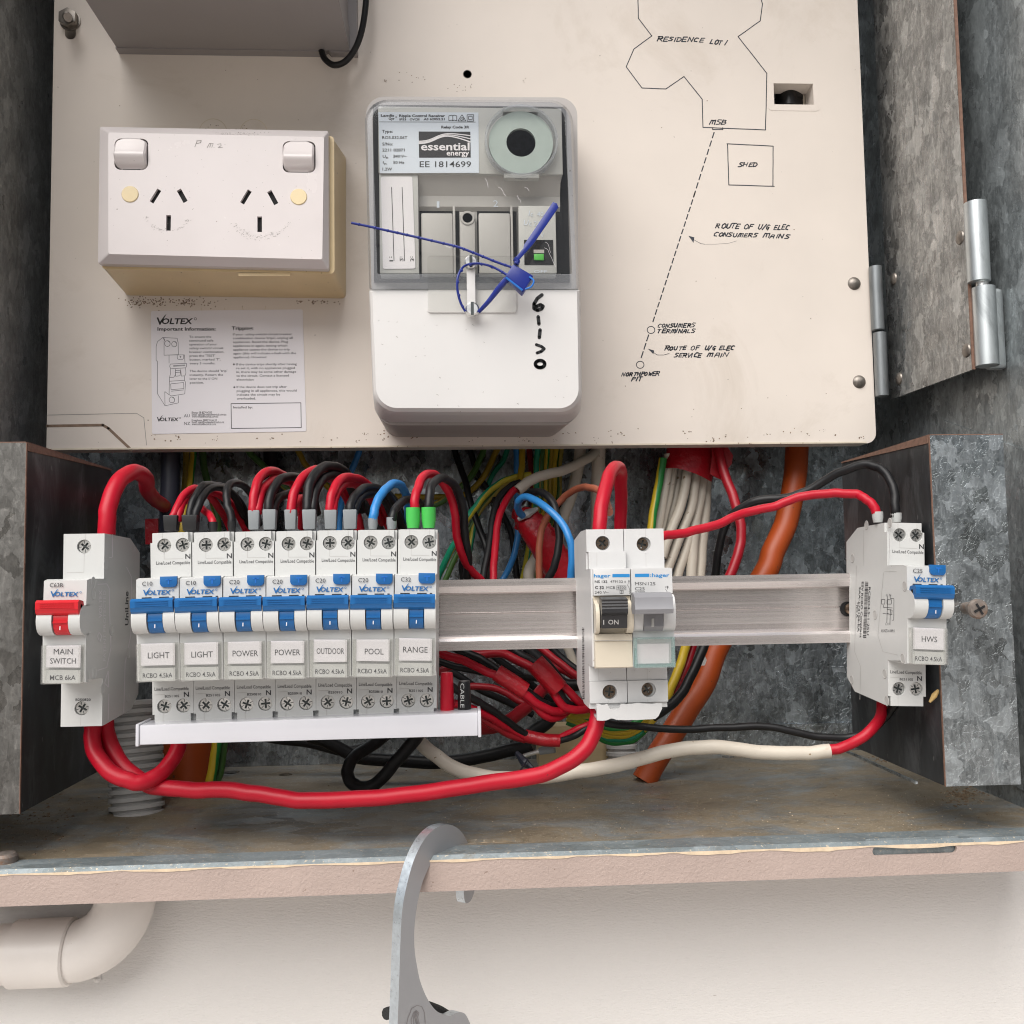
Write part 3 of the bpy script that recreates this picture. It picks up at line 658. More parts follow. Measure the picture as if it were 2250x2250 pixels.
SL = [slotq(500, 522, 442, 615, 34), slotq(642, 522, 692, 612, 34), slotq(568, 708, 566, 822, 34), slotq(1162, 528, 1105, 622, 34), slotq(1304, 532, 1356, 628, 34), slotq(1234, 718, 1234, 832, 34)]
fr = rq(front, 1.2); b = MB()
fl = [(p.x, p.z) for p in fr]
RK = [((173, 147), (417, 378)), ((1403, 166), (1643, 398))]
rks = []
for (x0, y0), (x1, y1) in RK:
    a, c = po(x0, y0), po(x1, y1); rks.append(rrect(a.x, c.x, c.z, a.z, 3.2))
b.prism(fl, 'Y', YO, YO+7, SL+rks)
mid_ = [p+Vector((0, -4.2, 0)) for p in rq(back, 1.2)]; b.loft(rq(back, 1.2), mid_, capa=True, capb=False); b.loft(mid_, [p+Vector((0, .02, 0)) for p in fr], capa=False, capb=False)
b.build('face_plate', 'outlet_white', og, angle=20)
for s in SL: b = MB(); b.prism(s, 'Y', YO+1.8, YO+6.9); b.build('pin_slot', 'dark_void', og, smooth=False)
for (x0, y0), (x1, y1) in RK:
    a, c = po(x0+7, y0+6), po(x1-8, y1-9); zr = a.z-(a.z-c.z)*.60
    b = MB(); n = 10; loops = []
    zs = [c.z+(a.z-c.z)*k/n for k in range(n+1)]
    o2 = rrect(a.x, c.x, c.z, a.z, 3.0)
    def yy(z): return YO+.6-(4.6*(z-c.z)/(zr-c.z)) if z < zr else YO-4.0+3.4*((z-zr)/(a.z-zr))**.8
    # top surface as a grid strip between left and right outlines
    m = 14; vs = []; fs = []
    for k in range(m+1):
        z = c.z+(a.z-c.z)*k/m; ins = 0
        for cz, sg in ((c.z+3, -1), (a.z-3, 1)):
            if (z-cz)*sg > 0: ins = 3-math.sqrt(max(0, 9-(z-cz)**2))
        y = yy(z)
        vs += [(a.x+ins, YO+3, z), (a.x+ins, y+.9, z), (a.x+ins+.8, y, z), (c.x-ins-.8, y, z), (c.x-ins, y+.9, z), (c.x-ins, YO+3, z)]
    for k in range(m):
        for j in range(5): fs.append((k*6+j, k*6+j+1, k*6+7+j, k*6+6+j))
    b.add(vs, fs); rk = b.build('rocker_switch', 'outlet_white', og, angle=40)
    b = MB(); b.prism(rrect(a.x-1, c.x+1, c.z-1, a.z+1, 3.2), 'Y', YO+4, YO+5); b.build('rocker_gap', 'dark_void', rk, smooth=False)
for x, y in ((286, 556), (1520, 575)):
    q = po(x, y); b = MB(); b.lathe([(0, .55), (4.0, .5), (4.3, .2), (4.35, 0)], q, (0, -1, 0), 24); b.build('screw_cap', 'cap_cream', og)
b = MB(); po2 = lambda x, y: pw('O', x, y, YO-.05)
hand(b, po2, 'P', 762, 208, 800, 204, 42, 5); hand(b, po2, 'M.', 850, 212, 905, 214, 34, 4.5)
b.stroke(po2, [(925, 190), (950, 186), (952, 200), (930, 214), (962, 214)], 4); b.build('pen_marks', 'ink_faint', og, smooth=False)
b = MB(); random.seed(5)
for cx, cy, a0, a1, r in ((565, 660, 30, 160, 175), (1235, 670, 20, 160, 230), (1235, 670, 60, 150, 205)):
    for _ in range(60):
        t = radians(random.uniform(a0, a1)); rr = r+random.gauss(0, 7); x, y = cx+rr*cos(t), cy+rr*sin(t)*.95
        b.stroke(po2, [(x, y), (x+random.uniform(-14, 14), y+random.uniform(-7, 7))], random.uniform(1, 2.4), False)
for _ in range(60): x, y = random.uniform(150, 1690), random.uniform(120, 980); b.stroke(po2, [(x, y), (x+random.uniform(1, 6), y+random.uniform(-4, 5))], 2.5, False)
for _ in range(60): x = random.gauss(1080, 90); y = 102+abs(random.gauss(0, 9)); b.stroke(po2, [(x, y), (x+random.uniform(2, 8), y+2)], 2.5, False)
b.build('scuff_marks', 'ink_faint', og, smooth=False)

# ------------------------------------------------------------------ printed notice
YS = YP-.25
st = thing('information_sticker', 'white printed safety switch information sticker below the power outlet', 'sticker', pw('S', 980, 1400, YP))
cs = [pw('S', *q, YS) for q in ((153, 113), (1762, 95), (1803, 1390), (165, 1418))]
b = MB(); b.loft([p+Vector((0, .2, 0)) for p in rq(cs, 1, 3)], rq(cs, 1, 3)); b.build('paper', 'paper_white', st, smooth=False)
sm = lambda x, y: pw('S', x, y, YS-.05)
b = MB(); logo(b, sm, 213, 145, 392); logo(b, sm, 216, 1217, 235)
b.text(sm, 'Important Information:', 222, 840, 320, 36, bold=.03); b.text(sm, 'Tripping:', 1010, 1240, 313, 38, bold=.03)
def lines(x, y, dy, ls, tilt=-.006, unit=None, bold=.008):
    for i, (t, x1) in enumerate(ls): b.text(lambda u, v: sm(u, v+(u-x)*tilt), t, x+i*1.0, x1, y+dy*i, 24, bold=bold)
lines(558, 398, 40.2, [('To ensure the', 792), ('continued safe', 815), ('operation of your', 853), ('safety switch/ circuit', 922), ('breaker combination,', 930), ("press the 'TEST'", 834), ("button, marked 'T',", 890), ('every 3 months.', 836)])
lines(563, 761, 41, [("The device should 'trip'", 962), ('instantly. Return the', 918), ('lever to the I/ ON', 856), ('position.', 714)])
lines(1022, 372, 40.4, [('If your  safety switch/ circuit breaker', 1650), ("combination device 'trips', unplug all", 1656), ('appliances. Reset the device. Plug', 1608), ('appliances in again, noting which', 1600), ('appliance causes the device to trip', 1625), ('again (this will indicate a fault with the', 1693), ('appliance). However:', 1386)])
lines(1057, 690, 40.4, [('If the device trips shortly after having', 1700), ('re set it, with no appliances plugged', 1680), ('in, there may be some other damage', 1694), ('to the circuit. Contact a licensed', 1617), ('electrician', 1242)])
lines(1062, 930, 41, [('If the device does not trip after', 1594), ('plugging in all appliances, this would', 1698), ('indicate the circuit may be', 1524), ('overloaded.', 1265)])
for cx, cy in ((1033, 679), (1038, 922)): b.poly2(sm, [(cx+10*cos(i*pi/5), cy+10*sin(i*pi/5)) for i in range(10)])
b.stroke(sm, [(1003, 1096), (1744, 1087), (1748, 1350), (1007, 1359), (1003, 1096)], 7)
b.text(sm, 'Installed by:', 1026, 1232, 1146, 25, bold=.008)
lines(586, 1202, 21, [('Phone: 08 8374 4200', 800), ('Email: sales@voltexelectrical.com.au', 952), ('www.voltexelectrical.com.au', 866)])
lines(586, 1283, 21, [('Freephone: 0800 55 66 33', 850), ('Email: sales@voltexelectrical.co.nz', 930), ('www.voltexelectrical.co.nz', 846)])
b.text(sm, 'AU', 502, 565, 1240, 34); b.text(sm, 'NZ', 505, 568, 1322, 34)
for pl in ([(278, 394), (222, 438), (208, 490), (208, 640), (222, 645), (222, 962), (222, 990), (302, 1118), (444, 1088), (444, 1010)], [(278, 394), (300, 430), (290, 395)], [(278, 394), (432, 402), (434, 432), (441, 440), (444, 576)],
           [(292, 430), (292, 582), (444, 576)], [(345, 582), (345, 668)], [(345, 580), (508, 578), (515, 668)], [(432, 580), (432, 612), (442, 626), (490, 626), (500, 612), (500, 580)], [(457, 594), (475, 594)], [(466, 594), (466, 612)],
           [(358, 676), (530, 668), (532, 700), (520, 716), (362, 726), (352, 700), (358, 676)], [(390, 692), (516, 685)], [(390, 700), (516, 693)], [(358, 726), (362, 770), (350, 820), (395, 816), (412, 790), (412, 728)],
           [(412, 728), (414, 806), (462, 800), (470, 730)], [(414, 745), (466, 742)], [(414, 766), (466, 762)], [(470, 750), (476, 804), (514, 800), (524, 770), (520, 716)], [(350, 820), (345, 1000), (370, 1014), (512, 992), (520, 870), (510, 850), (510, 805)],
           [(350, 858), (510, 848)], [(362, 886), (500, 872), (502, 936), (366, 948), (362, 886)], [(366, 964), (504, 950)], [(300, 968), (302, 1118)], [(300, 968), (346, 1002)]):
    b.stroke(sm, pl, 4.2, False)
for cx, cy, r in ((328, 458, 29), (400, 464, 27), (375, 1056, 29)):
    b.stroke(sm, [(cx+r*cos(i*pi/10), cy+r*1.08*sin(i*pi/10)) for i in range(21)], 4.2, False); b.stroke(sm, [(cx+4+r*.85*cos(i*pi/8), cy+3+r*.95*sin(i*pi/8)) for i in range(-4, 6)], 4.2, False)
b.build('printed_lettering', 'print_black', st, smooth=False)

# ------------------------------------------------------------------ ripple control receiver (meter)
mt = thing('ripple_control_receiver', 'white relay meter with clear upper cover and black handwriting on its lower cover', 'meter', pw('M', 620, 1880, YP))
M_ = lambda Y: (lambda x, y: pw('M', x, y, Y))
def mq(c, Y): return [pw('M', *q, Y) for q in c]
def rqs(c, rs, n=7):
    out = []
    for i in range(4):
        p, a, d = c[i], c[i-1], c[(i+1) % 4]; e1, e2 = (a-p).normalized(), (d-p).normalized(); r = rs[i]
        for k in range(n+1):
            t = pi/2*k/n; out.append(p+e1*r*(1-sin(t))+e2*r*(1-cos(t)))
    return out
# base against the board
b = MB(); fc = [pw('M', 62, 108, 490), pw('M', 1172, 112, 490), pw('M', 1192, 1818, 482), pw('M', 108, 1818, 482)]
for p in fc: p.y = 484
bc = [pw('M', 120, 175, YP-.1), pw('M', 1105, 180, YP-.1), pw('M', 1098, 1884, YP-.1), pw('M', 152, 1884, YP-.1)]
b.loft(rqs(bc, [9]*4), rqs(fc, [10]*4)); b.build('base', 'meter_base', mt, angle=50)
# lower terminal cover
b = MB(); L3 = []
for (c, Y, r) in (([(84, 1106), (1196, 1104), (1200, 1805), (104, 1805)], 482.5, 9), ([(75, 1106), (1192, 1104), (1206, 1768), (98, 1766)], 469, 11), ([(80, 1107), (1188, 1105), (1200, 1752), (104, 1750)], 465, 11), ([(92, 1108), (1178, 1106), (1188, 1732), (116, 1730)], 463, 10)):
    q = [pw('M', *k, Y) for k in c]; L3.append(rqs(q, [.6, .6, r, r], 9))
for i in range(3): b.loft(L3[i], L3[i+1], capa=False, capb=(i == 2))
b.build('terminal_cover', 'meter_white', mt, angle=40)
q0, q1 = pw('M', 383, 1104, 462.6), pw('M', 858, 1224, 462.6)
b = MB(); b.prism(rrect(q0.x, q1.x, q1.z, q0.z, 1.6), 'Y', 462.3, 463.2); b.build('cover_tongue_seat', 'meter_white', mt)
# inner works
def mbox(name, x0, y0, x1, y1, Yf, Yb, mtl, bev=.5, par=None):
    a, c = pw('M', x0, y0, Yf), pw('M', x1, y1, Yf); b = MB(); b.box(a.x, c.x, Yf, Yb, c.z, a.z); return b.build(name, mtl, par or mt, bevel=bev)
mbox('dark_inner_case', 95, 120, 1140, 1060, 482, 484.5, 'dark_void', 0)
mbox('face_plate', 122, 128, 1104, 492, 471, 482, 'meter_lightgrey', .8)
mbox('left_strip', 128, 486, 340, 1016, 472, 482, 'meter_lightgrey', .6)
b = MB(); a, c = pw('M', 330, 492, 473), pw('M', 1094, 1016, 480)
zm = pw('M', 600, 612, 480).z; z2 = pw('M', 600, 660, 478).z
b.prism([(473, a.z), (478.5, zm), (478.5, z2), (480.5, z2-2), (480.5, c.z), (482, c.z), (482, a.z)], 'X', a.x, c.x); b.build('recessed_face', 'meter_grey', mt, smooth=False)
for nm, x0, y0, x1, y1, Yf, mm in (('relay_cover', 350, 694, 522, 1016, 474, 'meter_grey'), ('relay_cover', 655, 694, 828, 1016, 474, 'meter_grey'), ('relay_module', 866, 655, 1072, 1016, 471.5, 'meter_lightgrey')):
    o = mbox(nm, x0, y0, x1, y1, Yf, 481, mm, .9)
    if nm == 'relay_cover': mbox('cover_tab', x1-4, y0-36, x1+14, y1, Yf+.8, 481, mm, .3, o)
    mbox('shadow_gap', x0-8, y0-14, x1+34, y1, 480.2, 480.9, 'dark_void', 0, o)
mbox('centre_rib', 556, 690, 640, 1016, 474.5, 480, 'meter_grey', .4)
q = pw('M', 597, 722, 474.3); b = MB(); b.lathe([(0, .02), (2.5, .02)], q, (0, -1, 0), 20); b.build('guide_hole', 'dark_void', mt)
b = MB(); b.lathe([(2.6, .0), (2.6, .3), (3.6, .3), (3.8, 0)], q, (0, -1, 0), 22); b.build('guide_collar', 'meter_grey', mt)
rm = mbox('switch_window', 897, 838, 1054, 970, 471.2, 472, 'dark_void', 0)
mbox('green_flag', 950, 912, 1002, 944, 470.2, 471.3, 'relay_green', .15, rm); mbox('flag_slot', 948, 890, 1004, 908, 470.9, 471.3, 'meter_base', 0, rm)
# embossed numbers and print on the works
b = MB(); m2 = M_(478.2)
b.text(m2, '1', 434, 448, 667, 36); b.text(m2, '2', 734, 760, 662, 36); m3 = M_(471.2); b.text(m3, 'I', 920, 930, 710, 30, shear=.2); b.text(m3, 'c  40', 932, 1000, 713, 26); b.text(m3, 'U', 896, 922, 760, 30, shear=.2); b.text(m3, 'c 250', 924, 1000, 762, 26)
b.text(m3, 'V', 985, 1002, 826, 28); b.text(m3, 'OFF', 950, 1020, 1014, 16); b.build('embossed_marks', 'meter_label', mt, smooth=False)
# name plate
a = [pw('M', *q, 470.7) for q in ((124, 160), (655, 162), (658, 482), (133, 484))]
b = MB(); b.loft([p+Vector((0, .25, 0)) for p in a], a); npl = b.build('name_plate', 'meter_label', mt, smooth=False)
m1 = M_(470.62); b = MB()
b.text(m1, 'Landis', 137, 208, 184, 13, bold=.035); b.text(m1, 'Gyr', 178, 210, 201, 13, bold=.035); b.text(m1, '+', 212, 224, 192, 12, bold=.035)
b.text(m1, 'Ripple Control Receiver', 234, 478, 186, 14, bold=.035); b.text(m1, 'IP53', 236, 272, 204, 11, bold=.035); b.text(m1, 'OVCIII', 290, 342, 204, 11, bold=.035); b.text(m1, 'AS 62052.21', 364, 476, 203, 12, bold=.035)
b.stroke(m1, [(130, 212), (640, 213)], 2.5, False)
for pl in ([(498, 180), (512, 176), (518, 180), (526, 176), (540, 180), (540, 206), (526, 202), (518, 206), (512, 202), (498, 206), (498, 180)], [(519, 180), (519, 206)], [(595, 174), (630, 174), (630, 208), (595, 208), (595, 174)], [(603, 182), (622, 182), (622, 200), (603, 200), (603, 182)], [(546, 207), (568, 174), (588, 207), (546, 207)], [(558, 200), (568, 188), (578, 198), (562, 204)]):
    b.stroke(m1, pl, 3.4, False)
b.text(m1, 'Relay Code 3R', 458, 607, 246, 14, bold=.035)
for t, x0, x1, y in (('Type:', 143, 200, 270), ('RO3.032.06T', 144, 278, 303), ('S/No:', 145, 201, 337), ('2211 02871', 145, 264, 369), ('U', 147, 163, 403), ('n', 165, 176, 408), ('240 V~', 202, 274, 402), ('f', 147, 154, 436), ('n', 156, 167, 441), ('50 Hz', 203, 262, 435), ('1.2W', 146, 197, 470)):
    b.text(m1, t, x0, x1, y, 16, bold=.02)
b.text(m1, 'EE 1814699', 343, 616, 452, 33, bold=.004)
b.poly2(m1, [(338, 263), (612, 264), (614, 401), (340, 402)]); b.build('plate_print', 'print_black', npl, smooth=False)
b = MB(); m0 = M_(470.55)
for o_, w_ in ((0, 5), (10, 5), (20, 6)):
    b.stroke(m0, [(339+t*(274/16), (316 if o_ == 0 else 316)+o_*.6-44*(1/(1+math.exp(-(t-5)*.75)))+(6+o_*.5)*((max(0, t-8))/8)**1.5*2.2) for t in range(17)], w_, False)
b.text(m0, 'essential', 350, 608, 362, 42, bold=.022); b.text(m0, 'energy', 486, 606, 390, 29, bold=.022); b.build('plate_logo_print', 'paper_white', npl, smooth=False)
b = MB(); a = [pw('M', *q, 471.6) for q in ((137, 502), (304, 502), (321, 990), (148, 992))]; b.loft([p+Vector((0, .3, 0)) for p in rqs(a, [1]*4, 3)], rqs(a, [1]*4, 3)); stp = b.build('write_on_strip', 'paper_white', mt, smooth=False)
b = MB(); m5 = M_(471.5); b.stroke(m5, [(194, 558), (207, 950)], 3.5, False); b.stroke(m5, [(250, 558), (263, 950)], 3.5, False)
for t, x in (('1:', 183), ('2:', 238), ('3:', 294)): b.text(m5, t, x, x+26, 952, 20, bold=.01, up=True)
b.build('strip_print', 'print_black', stp, smooth=False)
# steel ring behind its own clear cap
cw = pw('M', 880, 328, 468); kpx = 468/FPX*.4141
b = MB(); b.prism(circ(cw.x, cw.z, 176*kpx, 48), 'Y', 466.6, 468.8, [circ(cw.x, cw.z, 80*kpx, 32)]); b.build('steel_ring', 'washer_zinc', mt, bevel=0)
b = MB(); b.lathe([(0, 0), (82*kpx, 0)], (cw.x, 468.6, cw.z), (0, -1, 0), 32); b.build('ring_centre', 'ring_dark', mt)
b = MB(); b.prism(circ(cw.x, cw.z, 200*kpx, 48), 'Y', 463.5, 468.5, [circ(cw.x, cw.z, 188*kpx, 48)]); b.build('clear_cap_ring', 'frosted_clear', mt)
b = MB()
for sg in (-1, 1): b.box(cw.x-16*kpx*6, cw.x+16*kpx*6, 467, 471, cw.z+sg*186*kpx-1, cw.z+sg*186*kpx+1.2)
b.build('cap_lugs', 'meter_lightgrey', mt)
# clear upper cover: walls and window
oc = [(50, 94), (1152, 96), (1188, 1100), (76, 1102)]
ic = [(90, 134), (1112, 136), (1152, 1020), (118, 1020)]
outer0, outer1, outer2 = rqs(mq([(62, 112), (1150, 114), (1184, 1102), (84, 1102)], 484), [11, 11, 2, 2], 9), rqs(mq(oc, 466), [12, 12, 1, 1], 9), rqs(mq([(62, 106), (1140, 108), (1176, 1098), (88, 1100)], 461.5), [11, 11, 1, 1], 9)
inner2 = rqs(mq(ic, 461.5), [6, 6, 1, 1], 9); inner0 = rqs(mq(ic, 480), [6, 6, 1, 1], 9)
b = MB(); b.loft(outer0, outer1, False, False); b.loft(outer1, outer2, False, False); b.loft(outer2, inner2, False, False); b.loft(inner2, inner0, False, False); b.build('clear_cover_walls', 'frosted_clear', mt, angle=40)
b = MB(); b.loft([p+Vector((0, 1.2, 0)) for p in inner2], inner2); cwin = b.build('clear_cover_window', 'clear_plastic', mt, smooth=False)
b = MB(); random.seed(9); m6 = M_(461.4)
for (x, y, n) in ((690, 512, 3), (760, 560, 4), (1005, 880, 7), (1010, 850, 4), (900, 560, 2), (480, 860, 3), (860, 600, 3)):
    p = [(x, y)]
    for _ in range(n): p.append((p[-1][0]+random.uniform(3, 16), p[-1][1]+random.uniform(2, 26)))
    b.stroke(m6, p, 1.3, False)
b.build('cover_scratches', 'paper_white', cwin, smooth=False)
q0, q1 = pw('M', 384, 922, 459.6), pw('M', 858, 1222, 459.6)
b = MB(); b.prism(rrect(q0.x, q1.x, q1.z, q0.z, 2), 'Y', 459.6, 461); b.build('clear_tongue', 'clear_plastic', mt)
q0, q1 = pw('M', 592, 996, 458.6), pw('M', 640, 1184, 458.6)
b = MB(); b.box(q0.x, q1.x, 458.4, 460, q1.z, q0.z); b.build('link_strip', 'insulator_white', mt, bevel=.3)
for x, y, r in ((615, 962, 35), (622, 1211, 37)):
    q = pw('M', x, y, 459); rr = r*459/FPX*.4141; b = MB(); b.lathe([(0, 3.0), (rr*.8, 3.0), (rr, 2.5), (rr, -1)], q, (0, -1, 0), 28); o = b.build('seal_screw', 'zinc_screw', mt)
    b = MB(); b.box(q.x-.75, q.x+.75, 455.85, 456.1, q.z-rr*.97, q.z+rr*.97); b.build('slot', 'screw_recess', o, smooth=False)
# marker writing
b = MB(); mw = M_(462.85)
def thick(pts, w=19): b.stroke(mw, pts, w)
thick([(992, 1130), (968, 1148), (950, 1178), (950, 1202), (968, 1212), (990, 1204), (998, 1190), (984, 1182), (962, 1192)]); thick([(972, 1246), (976, 1284)]); thick([(982, 1316), (978, 1356)])
thick([(962, 1394), (990, 1404), (1004, 1416), (988, 1430), (966, 1438)], 16); thick([(982+25*cos(i*pi/8), 1497+19*sin(i*pi/8)) for i in range(17)], 19)
b.build('marker_writing', 'print_black', mt, smooth=False)
b = MB(); random.seed(4); mk = M_(462.9)
for _ in range(30):
    x, y = random.uniform(120, 1180), random.uniform(1240, 1760); b.stroke(mk, [(x, y), (x+random.uniform(-12, 12), y+random.uniform(-6, 8))], random.uniform(1.2, 2.6), False)
b.build('cover_scuffs', 'ink_faint', mt, smooth=False)

# blue pull-tight seal
sl = thing('blue_security_seal', 'blue plastic pull-tight seal looped through the meter cover screws', 'seal', pw('K', 1320, 760, 452))
def beads(pts, nm):
    b = MB(); W = [pw('K', x, y, Y) for x, y, Y in pts]; b.tube(W, .62, 8)
    for i in range(len(W)-1):
        n = max(1, int((W[i+1]-W[i]).length/4.5))
        for k in range(n):
            t = (k+.5)/n; p = W[i].lerp(W[i+1], t); d = (W[i+1]-W[i]).normalized(); b.lathe([(.5, -.8), (.85, 0), (.5, .8)], p, d, 8)
    b.build(nm, 'seal_blue', sl)
beads([(40, 240, 448), (160, 264, 449), (280, 291, 450), (500, 340, 451), (700, 386, 451), (860, 426, 451), (1000, 480, 451), (1150, 540, 451), (1265, 580, 451)], 'beaded_tail')
beads([(1222, 636, 451), (1150, 592, 452), (1070, 560, 453), (990, 548, 455), (900, 566, 456), (852, 640, 454), (845, 740, 454), (868, 840, 455), (905, 912, 456)], 'beaded_loop')
b = MB(); b.tube([pw('K', 1008, 914, 456), pw('K', 1060, 860, 453), pw('K', 1110, 800, 452), pw('K', 1160, 735, 451), pw('K', 1222, 665, 450)], [.9, 1.1, 1.3, 1.5, 1.6], 10); b.build('stem', 'seal_blue', sl)
hq = [(1270, 548), (1424, 640), (1342, 772), (1208, 642)]
b = MB(); f_ = [pw('K', *q, 447) for q in hq]; b.loft([p+Vector((0, 7, 0)) for p in f_], f_); b.build('lock_head', 'seal_blue', sl, bevel=.9)
b = MB(); e0, e1 = pw('K', 1212, 655, 446.6), pw('K', 1338, 752, 446.6); b.tube([e0, e1], .55, 8); b.tube([pw('K', 1392, 650, 446.8), pw('K', 1424, 680, 445.5), pw('K', 1405, 724, 445.5), pw('K', 1362, 742, 446.8)], .45, 8); b.build('lock_rib', 'seal_light', sl)
fq = [(1286, 500), (1312, 520), (1420, 400), (1612, 122), (1600, 92), (1570, 80), (1350, 405), (1345, 432)]
b = MB(); f_ = [pw('K', *q, 446+(500-q[1])*.004) for q in fq]; b.loft([p+Vector((0, 1.3, 0)) for p in f_], f_); b.build('flag', 'seal_blue', sl, bevel=.25)
b = MB(); b.tube([pw('K', 1278, 510, 447), pw('K', 1300, 530, 447), pw('K', 1290, 552, 447)], 1.3, 10); b.build('flag_neck', 'seal_blue', sl)

# ------------------------------------------------------------------ mounting rail
rl = thing('mounting_rail', 'long aluminium top-hat rail carrying the breakers', 'rail', (18, 452, -35))
b = MB(); za, zb_ = -1.4, -34.6
prof = [(445, za), (445, za-3.2), (445.6, za-6.2), (446.6, za-6.6), (452.5, za-7.0), (452.5, -17.2), (452.9, -17.5), (452.9, -17.9), (452.5, -18.2), (452.5, zb_+6.6), (446.6, zb_+6.2), (445.4, zb_+5.6), (445, zb_+4.2), (445, zb_),
        (446.4, zb_), (446.4, zb_+4.6), (454, zb_+5.4), (454, za-5.6), (446.4, za-4.8), (446.4, za)]
b.prism(prof, 'X', -180, 207); b.build('rail_profile', 'aluminium', rl, smooth=False)
q = at(1864, 1338, 451); b = MB(); b.lathe([(0, .4), (3.6, .4), (3.6, 0)], (q.x, 452.4, q.z), (0, -1, 0), 20); b.build('fixing_slot', 'dark_void', rl)
b = MB(); b.lathe([(0, 3.2), (2, 2.8), (2.8, 1.4), (2.8, 0)], (q.x+1.2, 452.2, q.z), (0, -1, 0), 16); b.build('fixing_screw', 'bronze_screw', rl)

# ------------------------------------------------------------------ breakers
XR0 = -27.2; PITCHX = 16.93; MW = 16.85
YT, YN, YV = 405.0, 387.0, 379.2
zy = lambda py, Y, px=915: at(px, py, Y).z
ZTOP, ZBOT = zy(1163, YT), zy(1578, YT); NT, NB = zy(1260, YN), zy(1486, YN)
lx = lambda px, Y, py=1350: at(px, py, Y).x-XR0
def make_screw(name, metal, r=2.75, cross=.62, arm=.7):
    b = MB(); w = r*.155; a = r*arm
    cr = [(w, w), (w, a), (-w, a), (-w, w), (-a, w), (-a, -w), (-w, -w), (-w, -a), (w, -a), (w, -w), (a, -w), (a, w)]
    b.prism(circ(0, 0, r*.93, 28), 'Y', 0, 1.4, [cr]); b.prism(circ(0, 0, r, 28), 'Y', .25, 1.3, [cr]) ; o = b.build(name, metal, None, origin=Vector((0, 0, 0)))
    o.name = name
    b = MB(); b.prism(circ(0, 0, r*.9, 20), 'Y', .95, 1.25)
    for k in range(4):
        t = pi/4+k*pi/2; d = Vector((cos(t), 0, sin(t))); n_ = Vector((-sin(t), 0, cos(t)))*.13
        b.add([d*r*.45+n_+Vector((0, -.03, 0)), d*r*.45-n_+Vector((0, -.03, 0)), d*r*.92-n_+Vector((0, -.03, 0)), d*r*.92+n_+Vector((0, -.03, 0))], [(0, 1, 2, 3)])
    c = b.build('cross_recess', 'screw_recess', None, origin=Vector((0, 0, 0)))
    return o, c
SCREW = make_screw('terminal_screw', 'zinc_screw'); BSCREW = make_screw('terminal_screw', 'bronze_screw', 2.7)
PROTOS = [SCREW, BSCREW]; _used = set()
def put_screw(src, parent, loc):
    rot = (random.uniform(-.05, .05), random.uniform(0, pi/2), random.uniform(-.05, .05))
    if id(src) in _used:
        o = src[0].copy(); COL.objects.link(o); c = src[1].copy(); COL.objects.link(c)
    else: _used.add(id(src)); o, c = src
    o.parent = parent; o.location = (Vector(loc)-Vector(parent['_o']))*S; o.rotation_euler = rot; c.parent = o; c.location = (0, 0, 0)
TS = [(lx(902.3, YT), zy(1190.5, YT)), (lx(941.9, YT), zy(1190.5, YT))]; LS = [(lx(894.7, YT)+.6, zy(1539, YT)), (lx(934.9, YT)+.6, zy(1539, YT))]
CASES = {}
def voltex_case(t, x0, single, dz):
    key = single
    if key in CASES: return inst(CASES[key], t, Vector(t['_o']))
    b = MB(); X0, X1 = x0, x0+MW
    b.prism([(407.6, ZTOP), (436, ZTOP-.8), (449, ZTOP-7), (449, -1.5), (446, -1.5), (446, -34.5), (449, -34.5), (449, ZBOT+8), (440, ZBOT+2), (407.6, ZBOT), (407.6, NB), (390, NB+1.5), (390, NT), (407.6, NT)], 'X', X0, X1)
    hs = lambda L: [circ(X0+(MW/2 if single else L[0][0]), L[0][1], 2.95, 20)] if single else [circ(X0+q[0], q[1], 2.95, 20) for q in L]
    for L, z0, z1 in ((TS, NT-.2, ZTOP), (LS, ZBOT, NB+.2)):
        if single: b.prism([(X0, z0), (X1, z0), (X1, z1), (X0, z1)], 'Y', YT, 407.6, hs(L))
        else:
            cx = 2.1; top = z1 > 0       # notched outer corners
            pl = [(X0, z0), (X1, z0), (X1, z1-4.2), (X1-1.2, z1-4.2), (X1-1.2, z1), (X0+1.0, z1), (X0+1.0, z1-4.2), (X0, z1-4.2)] if top else [(X0+1.0, z0), (X1-1.2, z0), (X1-1.2, z0+4.2), (X1, z0+4.2), (X1, z1), (X0, z1), (X0, z0+4.2), (X0+1.0, z0+4.2)]
            b.prism(pl, 'Y', YT, 407.6, hs(L))
    # nose: brow, cheeks with the round hump, belly
    b.prism([(390, NT), (YN, NT-.6), (YN-.4, zy(1318, YN)), (390, zy(1318, YN))], 'X', X0, X1)
    zA, zB = zy(1316, YN), zy(1381, YN); zc = (zA+zB)/2; hr = (zA-zB)/2
    hump = [(390, zA)]+[(YN-.2-6.6*sin(radians(a))**.75, zc+hr*cos(radians(a))) for a in range(0, 181, 15)]+[(390, zB)]
    s0, s1 = lx(897.5, YN-4)-.1, lx(931.5, YN-4)+.1
    b.prism(hump, 'X', X0, X0+s0); b.prism(hump, 'X', X0+s1, X1)
    b.prism([(390, zB+.5), (YN-.3, zB), (YN+.2, NB+.6), (390, NB)], 'X', X0, X1)
    o = b.build('case', 'breaker_case', t, smooth=True, angle=28); CASES[key] = o
    return o
LEV = {}
